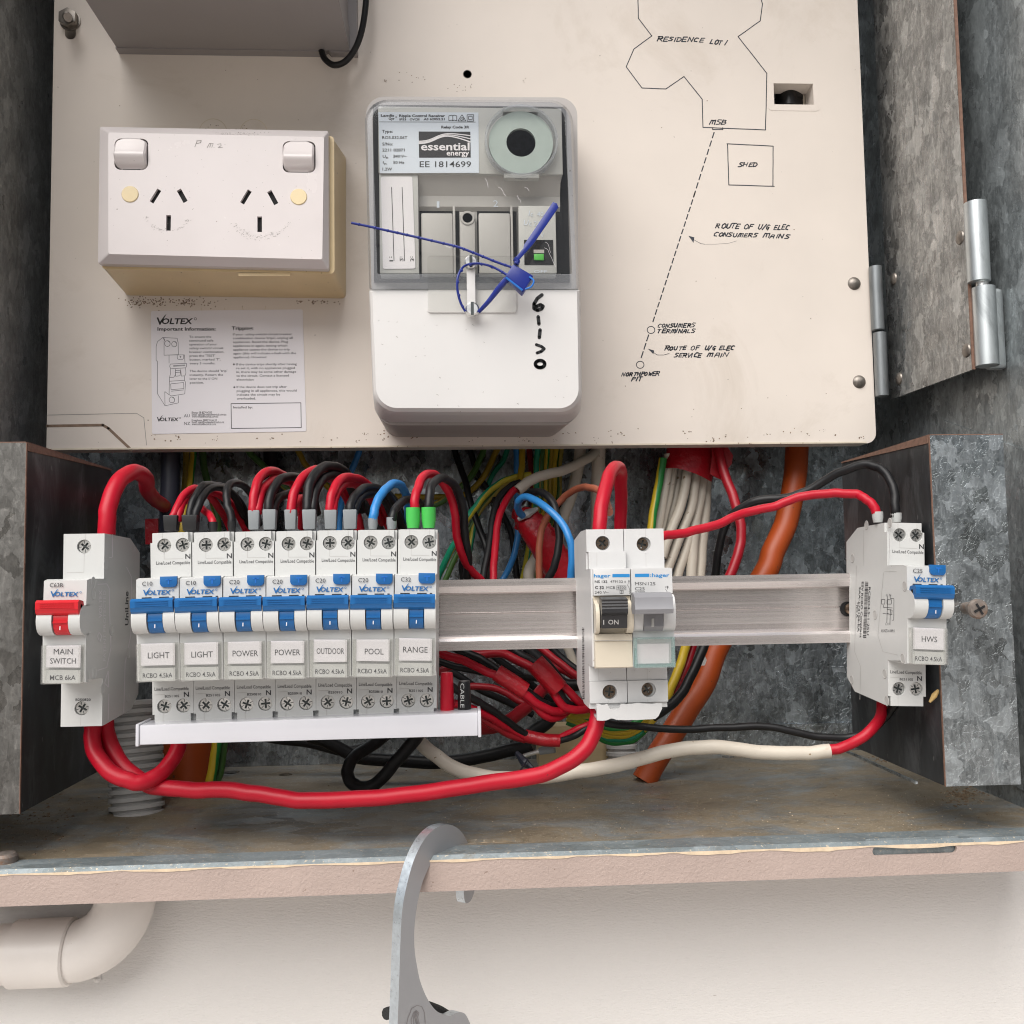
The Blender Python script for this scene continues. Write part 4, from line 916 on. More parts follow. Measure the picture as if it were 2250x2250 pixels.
def voltex_lever(t, x0, mtl):
    if mtl in LEV: return inst(LEV[mtl], t, Vector(t['_o']))
    b = MB(); z1, z0 = zy(1305, YV), zy(1338, YV); cxm = x0+MW/2-.1; h = (z1-z0)
    pr = [(YV+1.2, z1), (YV+5.2, z1-.6), (YV+6.2, (z1+z0)/2), (YV+5.2, z0+.2), (YV+1.6, z0), (YV+.5, z0+.9), (YV+.2, z0+h*.36), (YV, z0+h*.40), (YV, z1-.9)]
    b.prism(pr, 'X', cxm-8.25, cxm+8.25)
    for k in (.52, .66, .80): b.box(cxm-6.4, cxm+6.4, YV-.28, YV+.1, z0+h*k-.18, z0+h*k+.18)
    s0, s1 = lx(899, YN-4), lx(930, YN-4); zc = (zy(1316, YN)+zy(1381, YN))/2; hr = (zy(1316, YN)-zy(1381, YN))/2
    arc = [(YN-1.0-5.0*sin(radians(a))**.75, zc+hr*.98*cos(radians(a))) for a in range(0, 181, 15)]
    b.prism([(390, zc+hr*.98)]+arc+[(390, zc-hr*.98)], 'X', x0+s0, x0+s1)
    b.prism([(YV+4, z0+1.5), (YN-3, z0-3.0), (YN, z0-3), (YN, z0+2), (YV+5, z0+3)], 'X', x0+s0+.1, x0+s1-.1)
    za = zy(1353, YN-6); b.box(x0+s0+.05, x0+s1-.05, YN-6.5, YN-5, za-.35, za+.35)
    o = b.build('lever', mtl, t, angle=30); LEV[mtl] = o; return o
SHARE = {}
def shared(key, t, fn):
    if key in SHARE: return inst(SHARE[key], t, Vector(t['_o']))
    SHARE[key] = o = fn(); return o
def voltex(x0, rating, words, date, label, kind='rcbo', group=None, dz=0.0):
    t = thing('circuit_breaker', label, 'circuit breaker', (x0+MW/2, 430, ZBOT), group)
    main = kind == 'main'; dx = Vector((x0-XR0, 0, 0))
    fm = lambda Y: (lambda u, v: at(u, v, Y)+dx)
    voltex_case(t, x0, main, dz); lv = voltex_lever(t, x0, 'lever_red' if main else 'lever_blue')
    def tick():
        b = MB(); m = fm(YN-6.35); b.stroke(m, [(914.4, 1361.5), (914.2, 1369.5)], 2, False); return b.build('on_mark', 'paper_white', t, smooth=False)
    shared(('tick', 0), t, tick)
    def hole():
        b = MB(); z = (zy(1306, YV)+zy(1335, YV))/2
        for sx in (-1, 1): b.lathe([(0, .03), (1.0, .03)], (x0+MW/2-.1+sx*8.26, YV+3.4, z), (sx, 0, 0), 12)
        return b.build('lever_bore', 'dark_void', t)
    shared(('bore', main), t, hole)
    for L in (TS, LS):
        for q in ([(MW/2, L[0][1])] if main else L): put_screw(SCREW, t, (x0+q[0], 406.1, q[1]))
    # test button
    if not main:
        def btn():
            b = MB(); m = fm(YN-1.1); a0, a1 = (917.6, 1259), (954, 1281.5)
            pl = [(a0[0], 1258.2), (a1[0], 1258.2), (a1[0], 1274), (a1[0]-2.4, 1279), (a1[0]-7, 1281.5), (a0[0]+7, 1281.5), (a0[0]+2.4, 1279), (a0[0], 1274)]
            f_ = [m(*q) for q in pl]; b.loft([p+Vector((0, 1.6, 0)) for p in f_], f_); return b.build('test_button', 'lever_blue', t, bevel=.15)
        shared('btn', t, btn)
        def bt():
            b = MB(); m = fm(YN-1.25); b.stroke(m, [(930, 1265.3), (943, 1265.3)], 3, False); b.stroke(m, [(936.5, 1265.3), (936.5, 1275.5)], 3, False); return b.build('test_letter', 'seal_light', t, smooth=False)
        shared('bt', t, bt)
    # label window
    def cover():
        b = MB(); za, zb2 = zy(1402, YN-1.5), zy(1485.5, YN-1.5); X0, X1 = x0+.4, x0+MW-.5; Y0 = YN-2.2
        b.box(X0, X0+1.6, Y0, YN-.2, zb2, za); b.box(X1-1.6, X1, Y0, YN-.2, zb2, za); b.box(X0, X1, Y0-.4, Y0, zb2+.2, za-.2); b.box(X0+1.6, X1-1.6, Y0, YN-.3, zb2, zb2+.7)
        zz = zy(1453, YN-1.5); b.box(X0+1.6, X1-1.6, Y0-.9, Y0-.4, zz-.3, zz+.3)
        return b.build('label_cover', 'clear_label_cover', t, smooth=False)
    shared('cover', t, cover)
    b = MB(); m = fm(YN-1.5); off = random.uniform(-1, 1)
    pl = [(877, 1402.5+off), (949.5, 1402.5), (949.5, 1450.5), (877, 1451-off)]; f_ = [m(*q) for q in pl]; b.loft([p+Vector((0, .5, 0)) for p in f_], f_); pp = b.build('paper_label', 'paper_white', t, smooth=False)
    b = MB(); m = fm(YN-1.62)
    if len(words) == 2:
        for s_, y in zip(words, (1421, 1441)): w_ = {'MAIN': 20, 'SWITCH': 27}[s_]; b.text(m, s_, 913-w_, 913+w_, y+1, 12.5)
    else:
        w_ = {'LIGHT': 23, 'POWER': 27.5, 'OUTDOOR': 30, 'POOL': 20.5, 'RANGE': 27, 'HWS': 18}[words[0]]; b.text(m, words[0], 914-w_+off*2, 914+w_+off*2, 1434+off*1.5, 13.5)
    b.build('label_lettering', 'print_grey', pp, smooth=False)
    def strip():
        b = MB(); m = fm(YN-1.3); f_ = [m(*q) for q in ((876, 1456), (950, 1456), (950, 1484.5), (876, 1484.5))]; b.loft([p+Vector((0, .5, 0)) for p in f_], f_); return b.build('rating_strip', 'breaker_case', t, smooth=False)
    shared('strip', t, strip)
    # printing
    b = MB(); m = fm(YN-1.42); b.text(m, 'MCB 6kA' if main else 'RCBO 4.5kA', 881 if not main else 886, 944 if not main else 940, 1477, 10.5, bold=.005); b.build('strip_lettering', 'print_grey', t, smooth=False); b = MB()
    m = fm(YN-.55); b.text(m, rating, 879, 901 if len(rating) == 3 else 908, 1277.5, 9.5, bold=.004)
    b.build('rating_lettering', 'print_grey', t, smooth=False)
    mt_ = fm(YT-.08); b = MB(); b2 = MB(); b3 = MB()
    if not main:
        b.text(mt_, 'N', 946, 957, 1220.5, 11, bold=.02); b2.text(mt_, 'N', 941.5, 952.5, 1519.5, 11, bold=.02)
        b.text(mt_, 'Line/Load Compatible', 884, 956, 1232, 7.5, bold=.004); b2.text(mt_, 'Line/Load Compatible', 879, 952, 1505, 7.5, bold=.004)
        b2.text(mt_, date, 901, 931.5, 1520, 5.5, bold=.01)
        b3.stroke(m, [(878, 1304), (899, 1303.6)], 2.6, False); b3.stroke(m, [(915, 1303.4), (936, 1303)], 2.6, False); b3.stroke(m, [(943, 1303), (948, 1303)], 2.6, False)
    else: b2.text(mt_, date, 905, 937, 1523, 5.5, bold=.01)
    for k_ in (b, b2, b3):
        if k_.v: k_.build('terminal_lettering' if k_ is not b3 else 'fine_print', 'print_grey', t, smooth=False)
    def lg():
        b = MB(); logo(b, fm(YN-.55), 881, 1280.7, 60.5); return b.build('brand_lettering', 'brand_blue', t, smooth=False)
    shared(('logo', 0), t, lg)
    def seams():
        b = MB(); m = fm(YT-.05)
        for pl in ([(897, 1164), (897, 1176)], [(941, 1164), (941, 1176)], [(901, 1206), (901, 1220), (941, 1220)], [(879, 1514), (901, 1513)], [(897, 1553), (897, 1576)]) if not main else ([(917, 1164), (917, 1176)], [(916, 1206), (916, 1246), (880, 1247)], [(917, 1553), (917, 1576)]): b.stroke(m, pl, .9, False)
        return b.build('moulding_seams', 'seam_grey', t, smooth=False)
    shared(('seams', main), t, seams)
    return t
GB = 'blue-lever breakers on the rail'
WORDS = [('C10', 'LIGHT', 'B251105', 'blue-lever breaker with LIGHT label, leftmost of the row, nearest the red-lever main switch'),
         ('C10', 'LIGHT', 'B251105', 'blue-lever breaker with LIGHT label, second in the row, beside a POWER breaker'),
         ('C20', 'POWER', 'B250810', 'blue-lever breaker with POWER label next to a LIGHT breaker'),
         ('C20', 'POWER', 'B250910', 'blue-lever breaker with POWER label next to the OUTDOOR breaker'),
         ('C20', 'OUTDOOR', 'B250910', 'blue-lever breaker with OUTDOOR label in the row'),
         ('C20', 'POOL', 'B250810', 'blue-lever breaker with POOL label in the row'),
         ('C32', 'RANGE', 'B251105', 'blue-lever breaker with RANGE label under green ferrules, last of the row')]
random.seed(21)
for i, (r_, w_, d_, l_) in enumerate(WORDS): voltex(-27.75-PITCHX*(6-i), r_, [w_], d_, l_, group=GB).rotation_euler = (radians(random.uniform(-.12, .12)), radians(-1.3+i*.36), radians(random.uniform(-.05, .05)))
ms = voltex(-166.9, 'C63R', ['MAIN', 'SWITCH'], 'B250820', 'red-lever main switch breaker at the left end of the rail', 'main'); 
hw = voltex(186.0, 'C25', ['HWS'], 'B251105', 'blue-lever breaker with HWS label standing alone at the right end', group=GB)
# main switch: right side moulding
XS = -166.9+MW
sx_ = lambda px, py: at_x(px, py, XS+.06)
b = MB(); b.text(lambda u, v: sx_(u, v), 'UniLine', 283, 300, 1374, 9, bold=.012, up=True) if False else None
K = .3107
def S1(x, y): return sx_(x*K, 1100+y*K)
b.text(S1, 'UniLine', 908, 1150, 880, 20, bold=.012, up=True) if False else None
# letters run bottom to top along the side
vs, fs, w_ = glyphs('UniLine', .02, 0); kk = 240/w_; b.add([S1(908-y*34-0, 882-x*kk) for x, y in vs], fs); b.build('side_lettering', 'print_black', ms, smooth=False)
b = MB()
vs, fs, w_ = glyphs('PATENT PROTECTED', .0, 0); kk = 500/w_; b.add([S1(748-y*26, 1135-x*kk) for x, y in vs], fs)
vs, fs, w_ = glyphs('VOLTEX', .02, 0); kk = 200/w_; b.add([S1(722-y*34, 830-x*kk) for x, y in vs], fs)
for pl in ([(690, 592), (755, 588), (772, 620), (778, 900), (785, 1040), (755, 1180), (690, 1200)], [(895, 470), (930, 540), (925, 950), (885, 1150), (875, 1500)], [(795, 225), (795, 400), (770, 405)], [(770, 1365), (765, 1550)], [(700, 930), (690, 960), (705, 1000), (720, 960), (700, 930)], [(765, 1205), (768, 1320), (740, 1290), (765, 1205)]): b.stroke(S1, pl, 6, False)
b.build('side_moulding', 'paper_white', ms, smooth=False)
b = MB()
for x, y in ((942, 340), (750, 450), (660, 580), (662, 660), (788, 915), (905, 1080), (902, 1385), (728, 1330), (645, 1225), (668, 1220)):
    p = S1(x, y); b.lathe([(0, -.02), (1.9, -.02), (2.2, .12), (2.5, 0)], p, (1, 0, 0), 14)
b.build('side_dimples', 'breaker_case', ms)['kind'] = 'stuff'
# HWS breaker: left side print (barcode, diagram) and dimples
K2 = .30019; XH = 186.0-.07
def S2(x, y): p = at_x(1820+x*K2, 1100+y*K2, 187.5); return Vector((XH, p.y, p.z))
b = MB(); random.seed(6); y = 598
while y < 1010:
    h = random.choice((3, 3, 5, 8)); b.poly2(S2, [(262, y), (286, y+2), (286, y+2+h), (262, y+h)]); y += h+random.choice((3, 4, 6))
def dn(s, x, y0, y1, hh, bold=.015):
    vs, fs, w_ = glyphs(s, bold, 0); kk = (y1-y0)/w_; b.add([S2(x+yy*hh/.73, y0+xx*kk) for xx, yy in vs], fs)
dn('RCBO4.5-1-25U', 290, 636, 990, 15); dn('ESV RCBO Compliant', 238, 598, 1008, 15); dn('SAA-173158-EA', 220, 636, 965, 13); dn('Type A', 208, 742, 862, 12)
for pl in ([(388, 728), (412, 728), (412, 762), (388, 762), (388, 728)], [(428, 730), (460, 730), (460, 762), (428, 762), (428, 730)], [(432, 700), (432, 900)], [(450, 700), (450, 720), (478, 722), (482, 880), (470, 880)], [(404, 770), (404, 786), (470, 790)], [(430, 800), (468, 806), (466, 838), (430, 830)], [(400, 830), (470, 838)], [(455, 800), (455, 900)]): b.stroke(S2, pl, 3.2, False)
b.text(S2, 'AS/NZS 61009.1', 392, 490, 968, 22); b.text(S2, 'L1 N', 420, 456, 704, 18); b.text(S2, 'L1 N', 424, 458, 916, 18)
b.build('side_lettering', 'print_grey', hw, smooth=False)
b = MB()
for pl in ([(400, 524), (490, 524)], [(395, 530), (370, 990), (410, 1110), (520, 1135)], [(195, 480), (205, 1110), (252, 1220), (256, 1460)], [(240, 220), (245, 480)], [(432, 180), (432, 480), (570, 482)], [(448, 1170), (560, 1195)]): b.stroke(S2, pl, 2.5, False)
b.build('side_seams', 'seam_grey', hw, smooth=False)
b = MB()
for x, y in ((258, 185), (428, 168), (165, 427), (553, 632), (344, 840), (557, 1160), (430, 1272), (190, 1315), (452, 1470)):
    p = S2(x, y); b.lathe([(0, -.02), (1.6, -.02), (1.9, .15), (2.3, 0)], p, (-1, 0, 0), 14)
b.build('side_dimples', 'seam_grey', hw)['kind'] = 'stuff'
hw.rotation_euler = (0, radians(2.1), 0)
# old-style bracket behind the first breaker
q0, q1 = at(294, 1252, 447), at(345, 1475, 447)
b = MB(); b.box(-130.4, -114, 449.2, 451.5, q1.z, q0.z); tag(b.build('rail_packer', 'old_breaker_beige'), 'beige plastic packer on the rail behind the leftmost LIGHT breaker', 'packer')

# ------------------------------------------------------------------ the two older grey/beige breakers
HX0, HX1, HX2 = 54.8, 71.3, 88.8
YN_VOLTEX, YN = YN, 391.0
KH = .25878
def hp_(Y): return lambda x, y: at(1240+x*KH, 1120+y*KH, Y)
def hz(y, Y, x=400): return hp_(Y)(x, y).z
def hx(x, Y, y=900): return hp_(Y)(x, y).x
# left one: black rocker lever
ha = thing('circuit_breaker', 'old beige breaker with black ON lever, left of the grey-lever one', 'circuit breaker', ((HX0+HX1)/2, 430, -59), 'old breakers in the rail\'s middle')
b = MB(); t1, t2, t3 = hz(165, YT), hz(355, YT), hz(490, YT); n1, n2 = hz(500, YN), hz(1345, YN); u1, u2, u3 = hz(1345, YT), hz(1455, YT), hz(1690, YT)
def hcase(xa, xb, xs, holes):
    b = MB()
    b.prism([(407.4, t1), (424, t1), (449, t1-3), (449, -1.5), (446, -1.5), (446, -34.5), (449, -34.5), (449, u3+6), (424, u3), (407.4, u3), (407.4, n2), (394, n2+.5), (394, n1), (407.4, n1)], 'X', xa, xb)
    for z0, z1, hy, hxx in ((t2 if xs else n1-.2, t1, holes[0][1], holes[0][0]), (u3+ (2.5 if xs else 2.5), u2, holes[1][1], holes[1][0])):
        b.prism([(xa, z0), (xb, z0), (xb, z1), (xa, z1)], 'Y', YT, 407.4, [circ(hxx, hy, 3.15, 22)])
    if xs: b.box(xa+.6, xb+.5, YT-2.2, 407.4, n1-.3, t2)
    b.box(xa, xb, YT+.5, 407.4, u2+.1, n2+.2)
    b.box(xa+.2, xb-.1, YT+1.5, 407.4, u3, u3+2.3)
    return b
h1_ = [(hx(340, YT), hz(282, YT)), (hx(371, YT), hz(1548, YT))]; h2_ = [(hx(690, YT), hz(296, YT)), (hx(700, YT), hz(1536, YT))]
hcase(HX0, HX1-.3, True, h1_).build('case', 'old_breaker_case', ha, smooth=False)
b = MB(); Y0 = YN; zA, zB = hz(790, YN), hz(1050, YN)
b.box(HX0+.7, HX1-.2, Y0-.2, 395, hz(728, YN), n1); b.build('print_face', 'old_breaker_case', ha, bevel=.3)
sx0, sx1 = hx(300, YN-4), hx(522, YN-4)
hump = [(395, hz(735, YN))]+[(YN-.5-5.5*sin(radians(a))**.7, (zA+zB)/2+(zA-zB)/2*cos(radians(a))) for a in range(0, 181, 15)]+[(395, zB)]
b = MB(); b.prism(hump, 'X', HX0+.7, sx0-.2); b.prism(hump, 'X', sx1+.2, HX1-.2); b.box(HX0+.7, HX1-.2, YN+1.5, 395, zB, hz(735, YN))
b.prism([(395, zB), (YN-1.2, zB-.2), (YN-1.4, hz(1110, YN)), (YN-.8, hz(1112, YN)), (YN-.9, n2+.5), (YN, n2), (395, n2)], 'X', HX0+.7, HX1-.2); b.build('beige_nose', 'old_breaker_beige', ha, smooth=True, angle=28)
b = MB(); zl1, zl2 = hz(745, YN-9), hz(1008, YN-8); zm = hz(895, YN-10)
pr = [(YN-3.5, zl1+.2), (YN-9.6, zl1-.6)]+[(YN-10.2+(.35 if k % 2 else 0), zl1-.9-k*.62) for k in range(7)]+[(YN-10.2, zm+1), (YN-8.2, zm-.3), (YN-7.2, zl2), (YN-2, zl2)]
b.prism(pr, 'X', sx0+.1, sx1-.1); b.build('rocker_lever', 'lever_black', ha, smooth=False)
b = MB(); m = hp_(YN-7.75); m = lambda x, y: hp_(YN-8.35+ (y-900)/100*.85)(x, y); b.text(m, 'I', 331, 338, 976, 42, bold=.005); b.text(m, 'ON', 373, 460, 974, 42, bold=.005); b.build('lever_lettering', 'meter_lightgrey', ha, smooth=False)
b = MB(); m = hp_(YN-.28); b.text(m, 'hager', 250, 392, 574, 30, bold=.02); b.poly2(m, [(408, 546), (555, 545), (555, 572), (408, 573)]); b.build('brand_print', 'light_blue_print', ha, smooth=False)
b = MB(); b.text(m, 'NS 132', 258, 365, 621, 22, bold=.02); b.text(m, '479132', 390, 497, 620, 22); b.text(m, '1', 512, 519, 620, 18); b.text(m, 'C 32', 260, 336, 672, 25, bold=.03); b.text(m, 'MCB', 358, 430, 672, 24); b.text(m, '4500', 450, 518, 672, 22); b.text(m, '240 V~', 258, 376, 712, 22); b.text(m, '3', 479, 492, 708, 20)
for pl in ([(445, 646), (523, 646), (523, 680), (445, 680), (445, 646)], [(472, 684), (500, 684), (500, 712), (472, 712), (472, 684)], [(548, 598), (548, 628)], [(542, 604), (556, 604)], [(541, 612), (557, 612)], [(534, 635), (553, 668), (553, 680), (560, 686), (549, 694), (559, 702), (552, 712)]): b.stroke(m, pl, 3, False)
b.build('printed_lettering', 'print_grey', ha, smooth=False)
for q in h1_: put_screw(BSCREW, ha, (q[0], 406.3, q[1]))
# side barcode of the left breaker
XSd = HX0-.06
def S3(x, y): return at_x(1240+x*KH, 1120+y*KH, XSd)
b = MB(); y = 1000; random.seed(8)
while y < 1610:
    h = random.choice((4, 5, 8, 11)); t_ = (y-1000)/610; x = 150+t_*4; b.poly2(S3, [(x, y), (x+18, y+4), (x+18, y+4+h), (x, y+h)]); y += h+random.choice((5, 6, 9))
b.build('side_barcode', 'print_black', ha, smooth=False)
b = MB(); b.stroke(lambda u, v: hp_(YT-.05)(u, v), [(340, 170), (340, 208)], 4, False); mH = hp_(YT-.05); b.stroke(mH, [(372, 1620), (372, 1650)], 3, False); b.stroke(mH, [(292, 1350), (292, 1450)], 2.5, False); b.stroke(hp_(YT-2.3), [(276, 362), (276, 482)], 2, False); b.stroke(hp_(YN-1.5), [(248, 1110), (578, 1112)], 3, False); b.build('moulding_seams', 'seam_grey', ha, smooth=False)
# right one: grey bar lever
hb_ = thing('circuit_breaker', 'old white breaker with grey bar lever and teal-edged clear window', 'circuit breaker', ((HX1+HX2)/2, 430, -59), 'old breakers in the rail\'s middle')
hcase(HX1, HX2, False, h2_).build('case', 'old_breaker_case', hb_, smooth=False)
b = MB(); zA, zB = hz(895, YN), hz(1022, YN)
b.box(HX1+.1, HX2, YN-.4, 395, hz(715, YN), n1-.2)
hump = [(395, hz(715, YN))]+[(YN-.4-5.0*sin(radians(a))**.7, hz(880, YN)+(hz(740, YN)-zB)*.55*cos(radians(a))+.0) for a in range(0, 181, 15)]+[(395, zB)]
e0, e1 = hx(668, YN-4), hx(838, YN-4)
b.prism(hump, 'X', HX1+.1, e0); b.prism(hump, 'X', e1, HX2)
b.prism([(395, zB+1), (YN-.8, zB), (YN-.6, n2+.5), (395, n2)], 'X', HX1+.1, HX2); b.build('nose', 'old_breaker_case', hb_, angle=28)
b = MB(); v1, v2 = hz(716, YN-15), hz(893, YN-15); c0_, c1_ = hx(600, YN-15), hx(925, YN-15)
b.prism([(YN-9, v1+.4), (YN-13, v1), (YN-15, v1-1.6), (YN-15.2, (v1+v2)/2), (YN-16.2, v2+2), (YN-15.4, v2+.2), (YN-9, v2), (YN-7, v2+2)], 'X', c0_, c1_)
b.prism([(YN-9, v2+1), (YN-5.2, v2-.5), (YN-5.4, zB+1.5), (YN-3, zB-.6), (395, zB-.6), (395, v2+2)], 'X', e0+.15, e1-.15); b.build('bar_lever', 'lever_grey', hb_, angle=30)
b = MB(); m = hp_(YN-5.6); b.poly2(m, [(741, 925), (764, 922), (762, 994), (739, 996)]); b.build('on_mark', 'meter_lightgrey', hb_, smooth=False)
b = MB(); m = hp_(YN-.48); b.text(m, ':hager', 728, 892, 570, 32, bold=.02); b.poly2(m, [(599, 544), (722, 542), (722, 570), (599, 572)]); b.build('brand_print', 'light_blue_print', hb_, smooth=False)
b = MB(); b.text(m, 'MSN125', 600, 773, 641, 28); b.text(m, 'C25', 600, 682, 683, 28); b.text(m, '6000', 606, 676, 712, 18)
for pl in ([(601, 690), (680, 690), (680, 714)], [(601, 690), (601, 714)], [(718, 710), (728, 702), (738, 710)], [(876, 646), (876, 676)], [(868, 652), (884, 652)], [(868, 660), (884, 660)], [(856, 650), (859, 664)], [(858, 672), (880, 708)]): b.stroke(m, pl, 3, False)
b.build('printed_lettering', 'print_grey', hb_, smooth=False)
b = MB(); g0, g1, g2, g3 = hx(584, YN-2), hx(926, YN-2), hz(1090, YN-2), hz(1346, YN-2)
b.box(g0, g0+1.1, YN-3.4, YN-.7, g3, g2); b.box(g1-1.1, g1, YN-3.4, YN-.7, g3, g2); b.box(g0+1.1, g1-1.1, YN-3.3, YN-.7, g3, g3+1.6); b.box(g0+1.1, g1-1.1, YN-3.3, YN-.7, g2-.7, g2); b.build('window_frame', 'clear_teal', hb_, smooth=False)
b = MB(); b.box(g0, g1, YN-3.8, YN-3.42, g3, g2); b.build('clear_window', 'clear_label_cover', hb_, smooth=False)
b = MB(); f_ = [hp_(YN-1.4)(*q) for q in ((612, 1140), (890, 1136), (892, 1304), (612, 1306))]; b.loft([p+Vector((0, .4, 0)) for p in f_], f_); b.build('blank_label', 'paper_white', hb_, smooth=False)
for q in h2_: put_screw(BSCREW, hb_, (q[0]-.5, 406.4, q[1]))
b = MB(); 
for pl in ([(690, 164), (690, 232)], [(692, 362), (694, 484)], [(704, 1345), (704, 1450)], [(704, 1610), (704, 1640)]): b.stroke(mH, pl, 2.5, False)
b.build('moulding_seams', 'seam_grey', hb_, smooth=False)
# torn plastic busbar cover under them
tb = MB(); random.seed(2); x0_, x1_ = hx(272, YT-3, 1700), hx(826, YT-3, 1700); zt_, zb3 = hz(1650, YT-3), hz(1785, YT-3); pl = []
for i in range(25):
    t = i/24; pl.append((x0_+(x1_-x0_)*t, zt_+(-2.2+random.uniform(-.5, .5) if 5 <= i <= 8 else random.uniform(-.3, .25))))
pl += [(x1_, zt_-2.4), (x1_-.8, zt_-3.8), (x1_-1.6, zb3+1.3)]+[(x1_-3-(x1_-x0_-3)*i/12, zb3+(.9 if i == 9 else random.uniform(-.15, .15))) for i in range(13)]
tb.prism(pl, 'Y', YT-4, YT-2.6); tb.box(x0_+.2, x1_-4, YT-2.7, YT+9, zt_-3, zt_-2); tb.box(x0_+.3, x1_-4, YT-2.7, YT+9, zb3+.4, zb3+1.4)
tag(tb.build('torn_busbar_cover', 'old_breaker_case', smooth=False), 'torn white plastic busbar cover under the two old breakers', 'busbar cover')
tb = None

# ------------------------------------------------------------------ white comb busbar under the row
bl_, br2 = at(306, 1594, 396), at(1050, 1566, 396); bl2, br3 = at(306, 1637, 396), at(1050, 1617, 396)
bb = thing('comb_busbar', 'long white plastic busbar along the bottom of the blue-lever breakers', 'busbar', (bl_.x, 400, bl2.z))
b = MB(); dY = Vector((0, 15, 0)); b.hexa([bl2, br3, br3+dY, bl2+dY, bl_, br2, br2+dY, bl_+dY]); b.build('busbar_body', 'busbar_white', bb, bevel=.5)
for a, c in ((bl_, bl2), (br2, br3)):
    sgn = -1 if a is bl_ else 1; b = MB(); b.box(min(a.x, a.x+1.3*sgn), max(a.x, a.x+1.3*sgn), 395.4, 411.6, c.z-.5, a.z+.6); b.build('end_cap', 'busbar_white', bb, bevel=.3)

# =================================================================== CABLES
def W(name, mtl, r, k, pts, label, cat='wire', group=None, n=12, ph=0.0, sub=6, tw=.004):
    b = MB(); b.tube([pw(k if len(p) == 3 else p[3], p[0], p[1], p[2]) for p in pts], r, n, sub, ph=ph, twist=tw, wob=.13)
    return tag(b.build(name, mtl, angle=60), label, cat, group)
def boot(w, k, x0, x1, y0, y1, Y, mtl, sq=True, dp=5):
    """ferrule boot / crimp sleeve on a wire end, photo rectangle at depth Y"""
    a, c = pw(k, x0, y0, Y), pw(k, x1, y1, Y); b = MB(); cx = (a.x+c.x)/2; hw_ = (c.x-a.x)/2
    if sq:
        o1 = [(cx-hw_, Y-hw_*.9), (cx+hw_, Y-hw_*.9), (cx+hw_, Y+hw_*.9), (cx-hw_, Y+hw_*.9)]; q = .86
        b.loft([Vector((cx+(x-cx)*q, Y+(y-Y)*q, c.z-1)) for x, y in o1], [Vector((x, y, a.z)) for x, y in o1])
        return b.build('ferrule', mtl, w, bevel=.5)
    b.lathe([(hw_*.8, 0), (hw_, (a.z-c.z)*.35+1), (hw_, a.z-c.z+1), (hw_*.7, a.z-c.z+1)], (cx, Y, c.z-1), (0, 0, 1), 18); return b.build('ferrule', mtl, w)
GR, GK, GE = 'red wires at the breaker tops', 'black wires at the breaker tops', 'green-yellow earth wires at the back'

W('red_cable', 'red_pvc', 3.7, 'A', [(110, 690, 414), (112, 600, 414), (128, 480, 416), (190, 320, 424), (300, 250, 438), (385, 290, 455), (402, 380, 475), (450, 440, 500), (520, 490, 540), (600, 540, 575)], 'thick red cable arching out of the red-lever main switch top', 'cable')
W('black_cable', 'navy_black_pvc', 5.6, 'A', [(563, 40, 545), (562, 300, 545), (556, 560, 545), (550, 900, 548)], 'thick black upright cable behind the leftmost LIGHT breaker', 'cable')
W('earth_wire', 'earth_wire', 2.0, 'A', [(722, 40, 560), (722, 150, 560), (700, 330, 555), (668, 500, 550), (640, 660, 545), (630, 760, 545)], 'bright green-yellow earth wire beside the thick black upright cable', 'wire', GE, ph=.3)
W('earth_wire', 'yellow_pvc', 1.9, 'A', [(672, 40, 566), (672, 200, 566), (660, 420, 566), (650, 640, 566)], 'yellow-showing earth wire against the thick black upright cable', 'wire', GE)
W('earth_wire', 'earth_wire_faded', 2.2, 'A', [(790, 40, 580), (800, 220, 580), (850, 420, 580), (890, 560, 580), (900, 700, 580)], 'dull earth wire behind the second LIGHT breaker\'s wires', 'wire', GE)
W('earth_wire', 'earth_wire_faded', 2.0, 'A', [(1080, 40, 575), (1140, 130, 575), (1240, 225, 575), (1370, 350, 575), (1480, 420, 578)], 'dull earth wire slanting behind the first POWER breaker\'s red wires', 'wire', GE)
W('earth_wire', 'yellow_pvc', 1.8, 'A', [(1440, 40, 580), (1480, 130, 580), (1530, 210, 580), (1640, 320, 580), (1760, 430, 580)], 'yellow earth wire slanting behind the tall black loop', 'wire', GE)
W('black_cable', 'black_pvc', 4.6, 'A', [(1270, 40, 588), (1275, 300, 588), (1280, 700, 588)], 'black upright cable behind the first POWER breaker\'s wires', 'cable')
W('blue_wire', 'blue_pvc', 1.9, 'A', [(1920, 30, 570), (1890, 120, 570), (1838, 250, 570), (1790, 380, 572), (1765, 520, 575), (1755, 680, 575)], 'blue wire dropping behind the OUTDOOR breaker\'s wires', 'wire')

